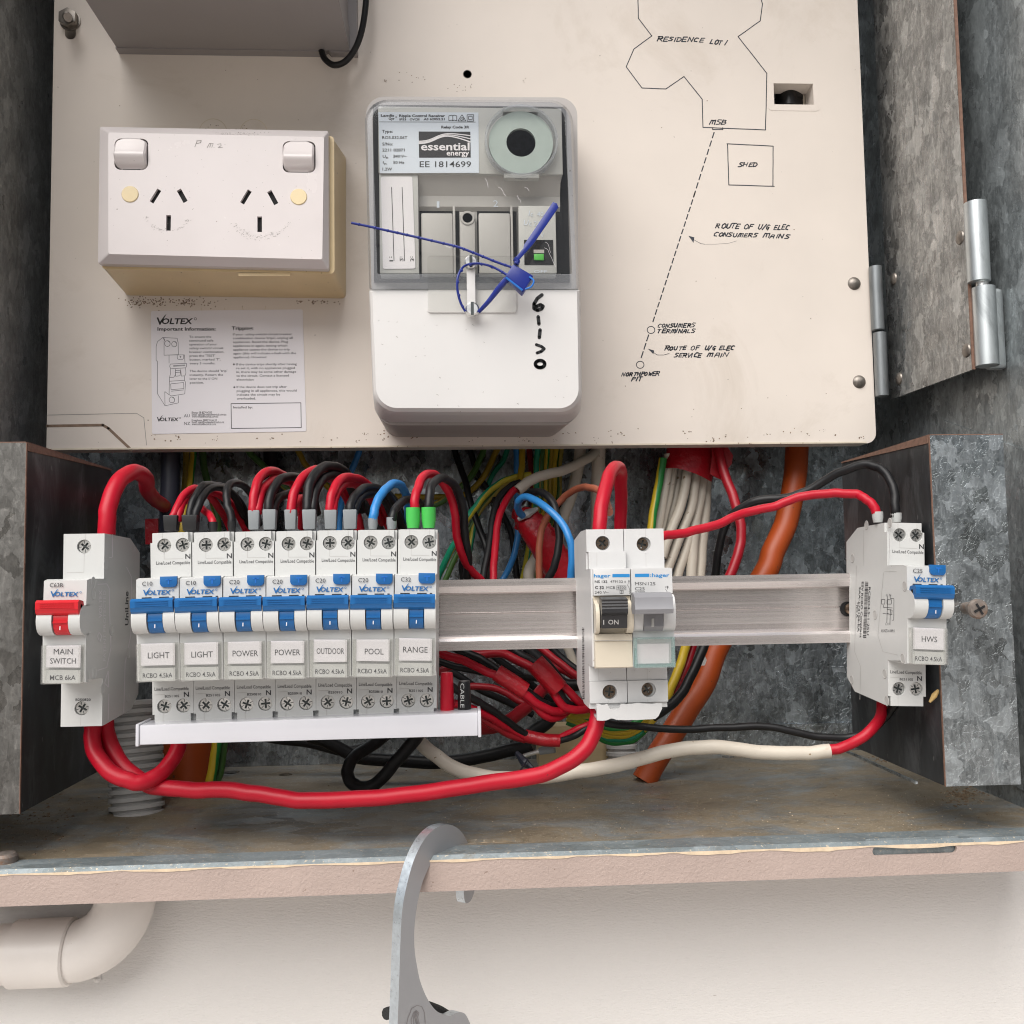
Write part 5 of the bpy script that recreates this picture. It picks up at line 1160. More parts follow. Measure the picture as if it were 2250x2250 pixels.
# pairs into the LIGHT breakers
w1 = W('red_wire', 'red_pvc', 1.75, 'A', [(568, 600, 413), (590, 540, 414), (640, 440, 420), (720, 365, 430), (810, 390, 445), (880, 470, 460), (960, 590, 475), (1010, 720, 480)], 'red wire in the first black ferrule of the leftmost LIGHT breaker', 'wire', GR)
boot(w1, 'A', 520, 622, 556, 650, 413, 'black_boot')
W('red_wire', 'red_pvc', 1.75, 'A', [(612, 600, 414), (625, 540, 415), (665, 440, 424), (760, 395, 438), (860, 390, 450), (950, 440, 462), (1040, 550, 474), (1100, 660, 480)], 'lower red wire of the pair in the leftmost LIGHT breaker\'s first ferrule', 'wire', GR)
w1 = W('black_wire', 'black_pvc', 1.75, 'A', [(690, 600, 413), (700, 530, 414), (735, 430, 418), (790, 350, 426), (860, 340, 438), (960, 370, 452), (1060, 470, 468), (1120, 640, 480)], 'black wire in the second black ferrule of the leftmost LIGHT breaker', 'wire', GK)
boot(w1, 'A', 652, 762, 554, 650, 413, 'black_boot')
W('black_wire', 'black_pvc', 1.75, 'A', [(735, 600, 413), (748, 520, 414), (792, 420, 420), (850, 365, 430), (930, 360, 444), (1010, 420, 458), (1080, 560, 474)], 'front black wire of the pair in the leftmost LIGHT breaker\'s second ferrule', 'wire', GK)
w1 = W('red_wire', 'red_pvc', 1.6, 'A', [(866, 640, 413), (860, 590, 414), (820, 535, 422), (760, 490, 436), (690, 455, 455)], 'red wire in the small black ferrule of the second LIGHT breaker', 'wire', GR)
boot(w1, 'A', 836, 896, 602, 655, 413, 'black_boot', False)
w1 = W('black_wire', 'black_pvc', 1.75, 'A', [(995, 640, 413), (988, 545, 414), (965, 480, 416), (958, 390, 420), (990, 332, 428), (1045, 328, 440), (1110, 375, 455), (1160, 470, 472), (1190, 620, 485)], 'single black wire looping into the second LIGHT breaker', 'wire', GK)
boot(w1, 'A', 966, 1026, 598, 655, 413, 'black_boot', False)
W('red_wire', 'dark_red_pvc', 2.0, 'A', [(960, 420, 500), (1030, 520, 500), (1090, 640, 500), (1120, 760, 500)], 'dim red wire low behind the single black loop', 'wire', GR)

# POWER, POWER, OUTDOOR
w1 = W('red_wire', 'red_pvc', 2.05, 'A', [(1148, 545, 413), (1148, 500, 413), (1158, 380, 416), (1200, 280, 424), (1270, 242, 436), (1345, 262, 450), (1420, 330, 465), (1500, 450, 480), (1540, 640, 490)], 'outer red wire arching from the first POWER breaker', 'wire', GR)
boot(w1, 'A', 1115, 1196, 520, 640, 413, 'grey_boot')
W('red_wire', 'red_pvc', 2.05, 'A', [(1176, 545, 414), (1180, 500, 414), (1206, 390, 420), (1262, 318, 432), (1340, 300, 446), (1430, 330, 460), (1520, 430, 476), (1560, 620, 490)], 'inner red wire of the first POWER breaker\'s grey ferrule', 'wire', GR)
w1 = W('black_wire', 'black_pvc', 2.05, 'A', [(1256, 545, 413), (1256, 500, 413), (1276, 400, 416), (1330, 310, 424), (1410, 280, 436), (1480, 300, 450), (1550, 380, 466), (1600, 540, 484)], 'black wire arching from the first POWER breaker', 'wire', GK)
boot(w1, 'A', 1220, 1314, 515, 640, 413, 'grey_boot')
W('black_wire', 'black_pvc', 2.0, 'A', [(1284, 545, 415), (1292, 500, 416), (1330, 435, 424), (1400, 400, 440), (1480, 420, 458), (1560, 520, 478)], 'lower black wire of the first POWER breaker\'s ferrule', 'wire', GK)
w1 = W('red_wire', 'red_pvc', 2.1, 'A', [(1412, 545, 413), (1416, 510, 413), (1440, 390, 416), (1500, 285, 424), (1590, 232, 438), (1680, 262, 455), (1770, 370, 472), (1850, 520, 488)], 'red wire arching from the second POWER breaker', 'wire', GR)
boot(w1, 'A', 1372, 1456, 516, 638, 413, 'grey_boot')
W('red_wire', 'red_pvc', 2.0, 'A', [(1440, 545, 416), (1450, 510, 418), (1480, 440, 430), (1500, 470, 450), (1490, 640, 465)], 'short inner red wire of the second POWER breaker\'s ferrule', 'wire', GR)
w1 = W('black_wire', 'black_pvc', 2.3, 'A', [(1532, 545, 413), (1530, 500, 413), (1540, 370, 416), (1580, 270, 422), (1650, 215, 432), (1730, 212, 444), (1810, 262, 458), (1880, 370, 474), (1920, 520, 488)], 'tall black wire looping from the second POWER breaker', 'wire', GK)
boot(w1, 'A', 1498, 1596, 516, 638, 413, 'grey_boot')
W('black_wire', 'black_pvc', 2.1, 'A', [(1568, 545, 414), (1572, 490, 414), (1596, 370, 420), (1650, 290, 430), (1730, 272, 444), (1810, 320, 460), (1870, 440, 478)], 'inner black loop of the second POWER breaker', 'wire', GK)
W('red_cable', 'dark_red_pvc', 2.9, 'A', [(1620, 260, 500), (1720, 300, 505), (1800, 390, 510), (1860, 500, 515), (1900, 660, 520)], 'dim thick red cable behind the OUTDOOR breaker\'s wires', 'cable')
w1 = W('red_wire', 'red_pvc', 2.1, 'G', [(545, 435, 413), (545, 400, 413), (556, 320, 416), (600, 252, 424), (660, 240, 436), (730, 268, 450), (800, 350, 466), (850, 450, 480), (880, 560, 490)], 'outer red wire arching from the OUTDOOR breaker', 'wire', GR)
boot(w1, 'A', 1652, 1742, 518, 636, 413, 'grey_boot')
W('red_wire', 'red_pvc', 2.0, 'G', [(558, 435, 414), (560, 400, 414), (580, 320, 420), (630, 272, 432), (700, 290, 448), (770, 370, 466), (820, 480, 484)], 'inner red wire of the OUTDOOR breaker\'s ferrule', 'wire', GR)
w1 = W('black_wire', 'black_pvc', 2.1, 'G', [(650, 435, 413), (652, 400, 413), (676, 340, 418), (730, 298, 428), (800, 300, 442), (860, 345, 456), (905, 430, 472), (930, 540, 486)], 'outer black wire arching from the OUTDOOR breaker', 'wire', GK)
boot(w1, 'A', 1785, 1884, 516, 636, 413, 'grey_boot')
W('black_wire', 'black_pvc', 2.0, 'G', [(672, 432, 415), (680, 390, 416), (716, 340, 424), (780, 325, 440), (840, 370, 458), (880, 470, 478)], 'inner black wire of the OUTDOOR breaker\'s ferrule', 'wire', GK)
W('black_cable', 'black_pvc', 2.6, 'G', [(660, 330, 510), (740, 400, 515), (800, 500, 520), (830, 640, 520)], 'black cable in the dark behind the OUTDOOR and POOL breakers', 'cable')
# POOL
w1 = W('blue_wire', 'blue_pvc', 2.0, 'B', [(75, 740, 413), (80, 660, 413), (108, 560, 416), (165, 462, 422), (240, 402, 432), (310, 412, 444), (352, 480, 456), (372, 580, 470), (378, 720, 480)], 'bright blue wire looping into the POOL breaker', 'wire')
boot(w1, 'B', 32, 116, 692, 765, 413, 'grey_boot', False)
w1 = W('black_wire', 'black_pvc', 1.9, 'B', [(234, 740, 413), (244, 670, 413), (275, 600, 418), (330, 548, 428), (400, 530, 442), (470, 560, 456), (520, 640, 470)], 'black wire bending into the POOL breaker', 'wire', GK)
boot(w1, 'B', 190, 278, 684, 765, 413, 'grey_boot', False)
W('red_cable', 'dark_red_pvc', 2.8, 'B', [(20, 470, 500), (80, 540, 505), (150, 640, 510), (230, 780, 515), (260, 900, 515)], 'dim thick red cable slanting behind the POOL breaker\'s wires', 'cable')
W('black_wire', 'black_pvc', 2.4, 'B', [(-40, 450, 480), (60, 430, 482), (160, 460, 486), (250, 540, 490), (300, 640, 495), (330, 800, 500)], 'black wire arching behind the blue POOL loop', 'wire', GK)
# RANGE
w1 = W('red_wire', 'red_pvc', 2.05, 'B', [(428, 660, 413), (432, 545, 413), (450, 450, 417), (490, 355, 424), (555, 312, 434), (625, 340, 444), (700, 440, 452), (755, 560, 458), (775, 700, 462), (790, 850, 466), (830, 1000, 470), (900, 1120, 476), (1000, 1230, 482), (1080, 1330, 486)], 'long red wire from a green ferrule curling down behind the rail', 'wire', GR)
boot(w1, 'B', 354, 478, 602, 755, 413, 'green_boot', False)
w1 = W('black_wire', 'black_pvc', 2.05, 'B', [(552, 660, 413), (550, 570, 413), (562, 450, 416), (605, 372, 424), (665, 350, 434), (745, 388, 446), (810, 490, 454), (842, 620, 460), (855, 800, 466), (872, 950, 470), (888, 1060, 474), (870, 1180, 478), (900, 1320, 484)], 'long black wire from a green ferrule beside the red one', 'wire', GK)
boot(w1, 'B', 486, 610, 600, 755, 413, 'green_boot', False)
W('black_wire', 'brown_pvc' if False else 'black_pvc', 1.7, 'B', [(690, 400, 470), (760, 470, 472), (800, 600, 474), (830, 800, 478), (845, 980, 482), (830, 1100, 486), (850, 1300, 490)], 'second black wire tucked behind the RANGE breaker\'s black loop', 'wire', GK)
# deep strands between the row and the older pair
W('black_cable', 'black_pvc', 2.0, 'B', [(740, 40, 570), (790, 180, 568), (850, 350, 560), (900, 540, 552), (970, 760, 545), (1040, 950, 540), (1070, 1190, 540), (1075, 1330, 540)], 'black cable slanting down the back behind the RANGE wires', 'cable')
W('earth_wire', 'earth_wire_faded', 2.0, 'B', [(1030, 40, 585), (1000, 150, 585), (930, 300, 582), (830, 415, 580), (700, 520, 580), (590, 580, 580), (470, 595, 580)], 'olive earth wire curving up behind the RANGE breaker\'s loops', 'wire', GE)
W('earth_wire', 'yellow_pvc', 1.9, 'B', [(1160, 30, 588), (1110, 150, 588), (1030, 310, 586), (910, 455, 585), (790, 505, 585), (560, 512, 585), (260, 505, 585)], 'yellow earth wire running level then up behind the RANGE wires', 'wire', GE)
W('earth_wire', 'earth_wire_teal', 1.7, 'B', [(1230, 60, 592), (1180, 200, 592), (1080, 340, 590), (1010, 540, 588), (930, 780, 585), (895, 980, 582), (880, 1150, 580), (875, 1330, 580)], 'dark green earth wire right of the slanting black cable', 'wire', GE)
W('earth_wire', 'earth_wire_teal', 2.0, 'B', [(1420, 322, 545), (1290, 340, 545), (1160, 388, 542), (1050, 470, 540), (950, 590, 538), (880, 690, 536), (800, 850, 536), (720, 1000, 540), (660, 1120, 545), (600, 1260, 550)], 'bright green-yellow earth wire sweeping down left to the RANGE breaker', 'wire', GE, ph=.55)
W('earth_wire', 'yellow_pvc', 1.9, 'B', [(1345, 30, 552), (1340, 200, 548), (1332, 320, 542), (1325, 400, 538)], 'short yellow earth wire hanging above the cut white sheath', 'wire', GE)
W('blue_wire', 'blue_pvc', 1.9, 'B', [(1292, 30, 575), (1294, 200, 575), (1300, 500, 575), (1305, 800, 572), (1275, 1000, 570), (1190, 1190, 565), (1100, 1330, 565)], 'dim blue wire falling behind the red tape bundle', 'wire')
W('black_wire', 'black_pvc', 2.0, 'B', [(1330, 385, 532), (1230, 430, 530), (1140, 530, 525), (1088, 720, 518), (1062, 940, 510), (1010, 1190, 500), (990, 1340, 495)], 'black wire paired with a red one left of the tape bundle', 'wire')
W('red_wire', 'red_pvc', 2.0, 'B', [(1330, 410, 528), (1240, 490, 526), (1165, 620, 520), (1125, 800, 514), (1108, 1000, 506), (1098, 1190, 498), (1090, 1340, 494)], 'red wire paired with a black one left of the tape bundle', 'wire')
ws = W('white_cable', 'white_sheath', 3.0, 'B', [(1302, 455, 526), (1340, 425, 527), (1400, 378, 530), (1500, 332, 535), (1650, 296, 545), (1800, 236, 555), (1940, 150, 565), (2050, 40, 575)], 'cut white sheathed cable pointing left above the blue loop', 'cable')
p = pw('B', 1302, 455, 526); q = pw('B', 1340, 425, 527); b = MB(); b.lathe([(0, .1), (2.1, .1)], p, p-q, 16); b.build('cut_end', 'dark_red_pvc', ws)
W('black_wire', 'black_pvc', 2.1, 'B', [(1330, 560, 520), (1370, 505, 514), (1440, 466, 506), (1530, 482, 498), (1605, 565, 492), (1648, 720, 488), (1652, 920, 486), (1622, 1080, 486), (1560, 1210, 488), (1520, 1330, 490)], 'black wire looping in front of the red tape bundle', 'wire')
W('blue_wire', 'blue_pvc', 2.0, 'B', [(1345, 670, 518), (1306, 610, 512), (1312, 545, 505), (1370, 510, 500), (1450, 535, 494), (1560, 612, 486), (1680, 732, 480), (1748, 880, 476), (1768, 1050, 476), (1752, 1210, 478), (1740, 1330, 480)], 'blue wire looping over the red tape bundle', 'wire')
W('brown_wire', 'brown_pvc', 1.9, 'B', [(2080, 640, 424), (2060, 560, 440), (2010, 470, 462), (1930, 432, 480), (1850, 430, 495), (1750, 470, 505), (1660, 550, 510), (1560, 670, 512), (1505, 800, 514), (1486, 1000, 514), (1484, 1200, 514), (1484, 1330, 514)], 'brown wire arching from behind the old breakers to the tape bundle', 'wire')
tp = thing('red_taped_joint', 'red tape bundle with torn grey end between the breaker groups', 'taped joint', pw('B', 1640, 1180, 535))
b = MB(); random.seed(14); P_ = [(1330, 660, 538), (1400, 720, 535), (1500, 850, 533), (1600, 1010, 533), (1690, 1160, 535), (1740, 1290, 537)]
b.tube([pw('B', *q) for q in P_], [5.5, 8.2, 9.2, 9.2, 9.8, 9.5], 18, 8)
for i, v in enumerate(b.v): v += Vector((random.gauss(0, .22), random.gauss(0, .22), random.gauss(0, .22)))
b.build('tape_wrap', 'red_tape', tp, angle=70)
b = MB(); b.tube([pw('B', 1310, 700, 528), pw('B', 1390, 650, 526), pw('B', 1470, 610, 529)], [1.2, 2.6, 1.0], 10, 5); b.build('torn_end', 'clear_boot', tp)
b = MB(); b.tube([pw('B', 1270, 690, 536), pw('B', 1300, 640, 534), pw('B', 1330, 720, 534), pw('B', 1290, 780, 536)], [1.4, 3.4, 3.6, 1.2], 10, 5); b.build('tape_tail', 'red_tape', tp)
for i, (x, m_) in enumerate(((1462, 'earth_wire_teal'), (1500, 'earth_wire_faded'), (1540, 'earth_wire'), (1575, 'yellow_pvc'), (1612, 'earth_wire'), (1655, 'earth_wire_faded'))):
    W('earth_wire', m_, 1.9, 'B', [(x+20, 30, 572+i*3), (x, 250, 572+i*3), (x-4, 480, 574+i*3), (x-40-i*10, 800, 578+i*2), (x-110-i*20, 1190, 582), (x-130-i*20, 1350, 582)], 'earth wire in the upright bundle above the red tape, '+['leftmost', 'second from the left', 'third from the left', 'fourth from the left', 'fifth from the left', 'rightmost'][i], 'wire', 'earth wires of the upright bundle', ph=.13*i)
W('white_cable', 'white_sheath', 3.6, 'B', [(1840, 20, 575), (1820, 250, 575), (1770, 460, 572), (1700, 660, 570), (1640, 900, 572)], 'white cable curving down behind the brown wire', 'cable')
W('white_cable', 'white_sheath', 4.2, 'C', [(50, 20, 570), (46, 300, 570), (40, 660, 572), (40, 1000, 575)], 'white upright cable left of the old breakers\' red loop', 'cable')
W('white_cable', 'white_sheath', 3.4, 'B', [(1410, 1330, 560), (1400, 1160, 560), (1440, 1060, 565), (1480, 1000, 575)], 'white cable end low behind the brown wire', 'cable')

# old breakers' top loop
W('red_cable', 'red_pvc', 3.2, 'C', [(52, 700, 414), (58, 600, 415), (78, 450, 420), (118, 290, 430), (168, 215, 442), (205, 250, 456), (208, 400, 470), (206, 560, 478), (204, 760, 484)], 'thick red cable looping up from the old breaker with black lever', 'cable')
W('red_wire', 'red_pvc', 2.1, 'C', [(400, 735, 428), (500, 702, 430), (600, 688, 432), (720, 664, 434), (880, 622, 436), (1000, 570, 438), (1100, 532, 440), (1280, 496, 440), (1400, 448, 438), (1540, 412, 434), (1700, 400, 428), (1811, 401, 424), (1880, 408, 421), (1935, 434, 418), (1985, 480, 416), (2015, 530, 415), (2024, 590, 415)], 'long red wire running from the old breakers to the HWS breaker', 'wire')
wr = [o for o in COL.objects if o.get('label', '').startswith('long red wire running')][0]
boot(wr, 'H', 1730, 1788, 422, 466, 415, 'clear_boot', False)
wk = W('black_wire', 'black_pvc', 2.1, 'C', [(870, 1180, 490), (878, 980, 482), (900, 800, 476), (936, 650, 470), (1020, 530, 464), (1150, 458, 458), (1300, 436, 454), (1410, 425, 450), (1560, 362, 446), (1720, 268, 440), (1850, 215, 434), (1950, 195, 430), (780, 178, 424+4, 'H') if False else (2040, 225, 425), (2110, 300, 420), (2140, 400, 417), (2148, 500, 415), (2150, 570, 415)], 'long black wire arching over to the HWS breaker', 'wire')
boot(wk, 'H', 1830, 1886, 428, 464, 415, 'clear_boot', False)
# red-taped fan of white cables
tf = thing('red_taped_cable_bundle', 'wide red tape wrap round the fan of white cables below the board', 'taped joint', pw('C', 700, 290, 560))
b = MB(); random.seed(15)
o0 = [(540, 10, 1), (640, 10, -6), (760, 10, -6), (870, 10, 0), (760, 10, 8), (640, 10, 8)]; o1 = [(520, 140, 1), (620, 140, -7), (760, 140, -8), (890, 150, 0), (760, 140, 9), (620, 140, 9)]; o2 = [(482, 222, 1), (600, 222, -8), (740, 262, -9), (850, 318, 0), (740, 240, 9), (600, 220, 9)]
L_ = [[pw('C', x, y, 556+d) for x, y, d in o] for o in (o0, o1, o2)]
def smooth_loop(l, n=4):
    out = []
    for i in range(len(l)):
        p0, p1, p2, p3 = l[i-1], l[i], l[(i+1) % len(l)], l[(i+2) % len(l)]
        for k in range(n): t = k/n; out.append(.5*((2*p1)+(-p0+p2)*t+(2*p0-5*p1+4*p2-p3)*t*t+(-p0+3*p1-3*p2+p3)*t**3))
    return out
L_ = [smooth_loop(l) for l in L_]; b.loft(L_[0], L_[1], False, False); b.loft(L_[1], L_[2], False, False); b.build('tape_wrap', 'red_tape', tf, angle=70)
b = MB(); pl = [pw('C', *q, 548) for q in ((850, 40), (960, 70), (1000, 130), (992, 190), (960, 230), (935, 310), (880, 285), (836, 262), (850, 160))]; b.loft([p+Vector((0, 1.2, 0)) for p in pl], pl); b.build('tape_flap', 'red_tape', tf)
W('red_cable', 'dark_red_pvc', 2.9, 'C', [(880, 10, 548), (905, 120, 545), (950, 290, 540), (1010, 450, 534), (1050, 600, 530), (1055, 740, 528), (1025, 860, 526), (975, 990, 525), (920, 1120, 525)], 'thick red cable bending down right of the white cable fan', 'cable')
ORD = ['leftmost', 'second from the left', 'third from the left', 'fourth from the left', 'fifth from the left', 'sixth from the left', 'seventh from the left', 'rightmost']
FAN = [((545, 200), (510, 400), (470, 640), (430, 900)), ((575, 205), (545, 420), (490, 640), (450, 900)), ((625, 215), (590, 430), (515, 640), (470, 850)), ((680, 225), (640, 460), (570, 640), (500, 850)), ((740, 240), (705, 500), (620, 720), (540, 930), (500, 1100)), ((790, 280), (760, 500), (680, 760), (610, 980), (590, 1100)), ((775, 260), (740, 560), (715, 800), (705, 980), (700, 1120)), ((812, 280), (800, 560), (778, 800), (765, 980), (760, 1120))]
for i, pl in enumerate(FAN):
    W('white_cable', 'white_sheath', 2.9 if i not in (6, 7) else 3.3, 'C', [(pl[0][0], 120, 556+i % 3*3)]+[(x, y, 556+(i % 3)*4+(8 if i > 5 else 0)-j*2) for j, (x, y) in enumerate(pl)], 'white sheathed cable in the fan under the red tape wrap, '+ORD[i], 'cable', 'white cable fan')
W('earth_wire', 'earth_wire', 2.5, 'C', [(505, 150, 550), (488, 260, 550), (455, 430, 546), (425, 620, 542), (400, 800, 540)], 'thick green-yellow earth wire at the left of the white cable fan', 'wire', GE, ph=.1)
W('orange_conduit', 'orange_pvc', 6.9, 'C', [(1455, -30, 560), (1450, 120, 560), (1430, 350, 556), (1375, 600, 552), (1290, 800, 548), (1215, 980, 546), (830, 50, 544, 'E'), (735, 290, 540, 'E'), (600, 510, 536, 'E'), (455, 740, 530, 'E'), (385, 860, 528, 'E'), (340, 940, 527, 'E')], 'orange conduit slanting down the back right of the old breakers', 'conduit', n=20)

# ------------------------------------------------------------------ below the rail
w1 = W('red_wire', 'red_pvc', 2.1, 'D', [(640, 60, 470), (735, 98, 468), (850, 132, 466), (980, 190, 464), (1085, 240, 463), (1180, 300, 462), (1250, 345, 462), (1330, 405, 464), (1420, 448, 468), (1500, 440, 474), (1540, 400, 480)], 'front red wire running through the left red sleeve below the rail', 'wire')
W('black_wire', 'black_pvc', 2.3, 'D', [(780, 40, 480), (870, 84, 478), (980, 136, 474), (1090, 204, 470), (1180, 270, 466), (1260, 330, 466), (1345, 392, 468), (1420, 425, 474), (1480, 420, 480)], 'black wire running through the left red sleeve below the rail', 'wire')
W('red_wire', 'red_pvc', 2.0, 'D', [(1200, 320, 466), (1290, 395, 466), (1380, 478, 468), (1440, 490, 472), (1510, 450, 478), (1560, 420, 484)], 'lower red wire looping out of the left red sleeve', 'wire')
def sleeve(pts, r, label, fl=.72):
    b = MB(); W_ = [pw('D', *q) for q in pts]; b.tube(W_, r, 16, 4); c = W_[0]; 
    return tag(b.build('red_sleeve', 'red_tape', angle=60), label, 'sleeve', 'red heat-shrink sleeves')
sleeve([(1080, 215, 464), (1165, 270, 463), (1252, 328, 463)], 4.3, 'red heat-shrink sleeve, left of the two below the rail')
sleeve([(1310, 155, 470), (1380, 230, 469), (1450, 310, 470)], 5.2, 'larger red heat-shrink sleeve beside the old breakers below the rail')
sleeve([(1250, 598, 476), (1360, 622, 475), (1462, 628, 475)], 3.3, 'small red heat-shrink sleeve above the cabinet floor')
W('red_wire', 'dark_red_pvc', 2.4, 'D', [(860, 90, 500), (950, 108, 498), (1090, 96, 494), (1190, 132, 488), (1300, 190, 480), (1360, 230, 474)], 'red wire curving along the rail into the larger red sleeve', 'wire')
W('black_wire', 'black_pvc', 2.3, 'D', [(1130, 40, 496), (1200, 90, 492), (1300, 152, 484), (1370, 220, 476), (1450, 330, 472), (1510, 405, 474), (1580, 440, 480)], 'black wire through the larger red sleeve', 'wire')
W('red_wire', 'red_pvc', 2.1, 'D', [(1390, 260, 470), (1425, 340, 470), (1480, 415, 470), (1555, 442, 472), (1630, 432, 476), (1700, 400, 482)], 'red wire looping from the larger sleeve under the old breakers', 'wire')
W('red_wire', 'red_pvc', 2.1, 'D', [(1420, 230, 474), (1480, 290, 473), (1550, 365, 474), (1620, 425, 478), (1700, 460, 484)], 'upper red wire leaving the larger sleeve to the right', 'wire')
W('red_wire', 'dark_red_pvc', 2.0, 'D', [(1300, 30, 505), (1350, 66, 503), (1450, 148, 500), (1570, 238, 496), (1700, 330, 494)], 'red wire slanting high beside the old breakers below the rail', 'wire')
W('black_wire', 'black_pvc', 2.0, 'D', [(1380, 30, 515), (1480, 130, 512), (1600, 230, 508), (1720, 330, 505)], 'black wire slanting high beside the old breakers below the rail', 'wire')
W('black_cable', 'black_pvc', 3.4, 'D', [(1260, 60, 530), (1380, 170, 528), (1480, 280, 526), (1600, 290, 524), (1720, 300, 522)], 'dark cable behind the larger red sleeve', 'cable')
W('black_wire', 'black_pvc', 1.8, 'D', [(620, 120, 478), (740, 152, 476), (880, 190, 474), (960, 205, 476), (1060, 220, 484), (1200, 240, 492), (1330, 250, 498)], 'black wire just under the left red wire below the rail', 'wire')
W('red_wire', 'dark_red_pvc', 1.8, 'D', [(700, 230, 480), (770, 190, 482), (830, 170, 486), (900, 120, 494)], 'short dark red wire beside the RANGE breaker below the rail', 'wire')
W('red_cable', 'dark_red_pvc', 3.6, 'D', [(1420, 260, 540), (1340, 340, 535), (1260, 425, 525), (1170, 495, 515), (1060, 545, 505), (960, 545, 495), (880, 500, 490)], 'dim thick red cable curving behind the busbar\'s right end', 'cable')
W('black_wire', 'black_pvc', 1.9, 'D', [(760, 270, 440), (830, 315, 446), (930, 372, 452), (1050, 442, 460), (1150, 516, 468), (1240, 580, 474), (1300, 612, 475)], 'black wire running down into the small red sleeve', 'wire')
W('red_wire', 'red_pvc', 1.9, 'D', [(820, 400, 450), (930, 432, 454), (1050, 490, 462), (1150, 552, 470), (1250, 606, 475)], 'red wire running down into the small red sleeve', 'wire')
W('red_wire', 'dark_red_pvc', 1.9, 'D', [(830, 430, 456), (940, 470, 460), (1060, 536, 466), (1160, 592, 472), (1250, 622, 476)], 'lower dark red wire running down into the small red sleeve', 'wire')
W('red_wire', 'red_pvc', 1.7, 'D', [(1440, 618, 475), (1500, 592, 474), (1570, 556, 472), (1650, 528, 472), (1720, 500, 476)], 'red wire leaving the small red sleeve to the right', 'wire')
W('black_wire', 'black_pvc', 1.7, 'D', [(1440, 632, 475), (1500, 618, 473), (1570, 588, 471), (1650, 545, 471), (1720, 520, 474)], 'black wire leaving the small red sleeve to the right', 'wire')
for nm, mtl, r, pts, lab in (
    ('black_wire', 'black_pvc', 2.0, [(540, 60, 545), (700, 150, 545), (860, 240, 545), (1000, 330, 545), (1160, 400, 548), (1300, 470, 550)], 'black wire crossing the back behind the cable stubs'),
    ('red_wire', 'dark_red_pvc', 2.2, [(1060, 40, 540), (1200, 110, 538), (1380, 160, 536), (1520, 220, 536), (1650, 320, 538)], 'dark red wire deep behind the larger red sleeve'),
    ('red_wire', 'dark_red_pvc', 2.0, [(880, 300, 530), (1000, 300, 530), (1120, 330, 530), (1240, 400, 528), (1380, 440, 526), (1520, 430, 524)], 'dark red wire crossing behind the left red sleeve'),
    ('black_wire', 'black_pvc', 2.2, [(1000, 60, 552), (1120, 160, 552), (1260, 260, 552), (1400, 380, 552), (1560, 480, 554)], 'black wire slanting deep between the two red sleeves'),
    ('black_cable', 'black_pvc', 3.0, [(-500, 560, 560), (-300, 610, 560), (-60, 640, 558), (150, 690, 556), (330, 650, 554), (460, 560, 552)], 'black cable sagging along the back under the row'),
    ('white_cable', 'white_sheath', 2.6, [(1500, 40, 560), (1560, 180, 560), (1640, 320, 560), (1760, 420, 562)], 'white cable half hidden behind the old beige breaker')):
    W(nm, mtl, r, 'D', pts, lab, 'cable' if 'cable' in nm else 'wire')
for nm, mtl, r, pts, lab in (
    ('black_wire', 'black_pvc', 1.9, [(880, 20, 590), (960, 300, 588), (1120, 560, 586), (1240, 800, 586), (1300, 1190, 586), (1310, 1330, 586)], 'black wire crossing high at the back left of the blue loop'),
    ('black_cable', 'black_pvc', 2.6, [(1560, 20, 594), (1600, 300, 592), (1640, 600, 590), (1600, 900, 590), (1540, 1330, 590)], 'black cable in shadow behind the upright earth bundle'),
    ('earth_wire', 'earth_wire_faded', 1.8, [(640, 1330, 586), (740, 1100, 586), (880, 820, 586), (1000, 600, 586), (1180, 420, 586), (1300, 330, 586)], 'olive earth wire rising right behind the RANGE loops'),
    ('red_wire', 'dark_red_pvc', 1.9, [(1400, 20, 590), (1420, 300, 588), (1440, 560, 586), (1480, 900, 586), (1560, 1330, 586)], 'dark red wire hanging behind the blue loop')):
    W(nm, mtl, r, 'B', pts, lab, 'cable' if 'cable' in nm else 'wire')
# cut stubs standing on the busbar
def stub(x0, x1, y0, y1, mtl, label, col='stub'):
    a, c = pw('D', x0, y0, 408), pw('D', x1, y1, 408); r = (c.x-a.x)/2; b = MB(); cx = (a.x+c.x)/2
    b.lathe([(r, 0), (r*1.03, 3), (r*.98, (a.z-c.z)*.6), (r*.92, a.z-c.z-1), (r*.8, a.z-c.z), (0, a.z-c.z-.3)], (cx, 408, c.z), (0, 0, 1), 20); return tag(b.build('capped_cable_stub', mtl), label, 'cable stub', 'capped stubs by the busbar')
stub(736, 822, 214, 470, 'red_pvc', 'red capped cable stub standing beside the RANGE breaker')
kb = stub(842, 926, 266, 470, 'black_pvc', 'black capped cable stub printed CABLE beside the red stub')
b = MB(); vs, fs, w_ = glyphs('CABLE', .0, 0); kk = 148/w_; cx = pw('D', 884, 300, 408).x
def cm(x, y):
    p = pw('D', x, y, 404.2); d = (p.x-cx); rr = 7.55; d = max(-7, min(7, d)); return Vector((p.x, 408-math.sqrt(max(.1, rr*rr-d*d)) if False else 403.9, p.z))
rs = (pw('D', 926, 300, 408).x-pw('D', 842, 300, 408).x)/2
def cm(x, y):
    p = pw('D', x, y, 408-rs); d = max(-rs*.98, min(rs*.98, p.x-cx)); return Vector((p.x, 408-math.sqrt(rs*rs*1.1-d*d)-.05, p.z))
b.add([cm(860+(1-y/.73)*0+y*34-0, 280+x*kk) for x, y in vs], fs); b.build('stub_lettering', 'clear_boot', kb, smooth=False)
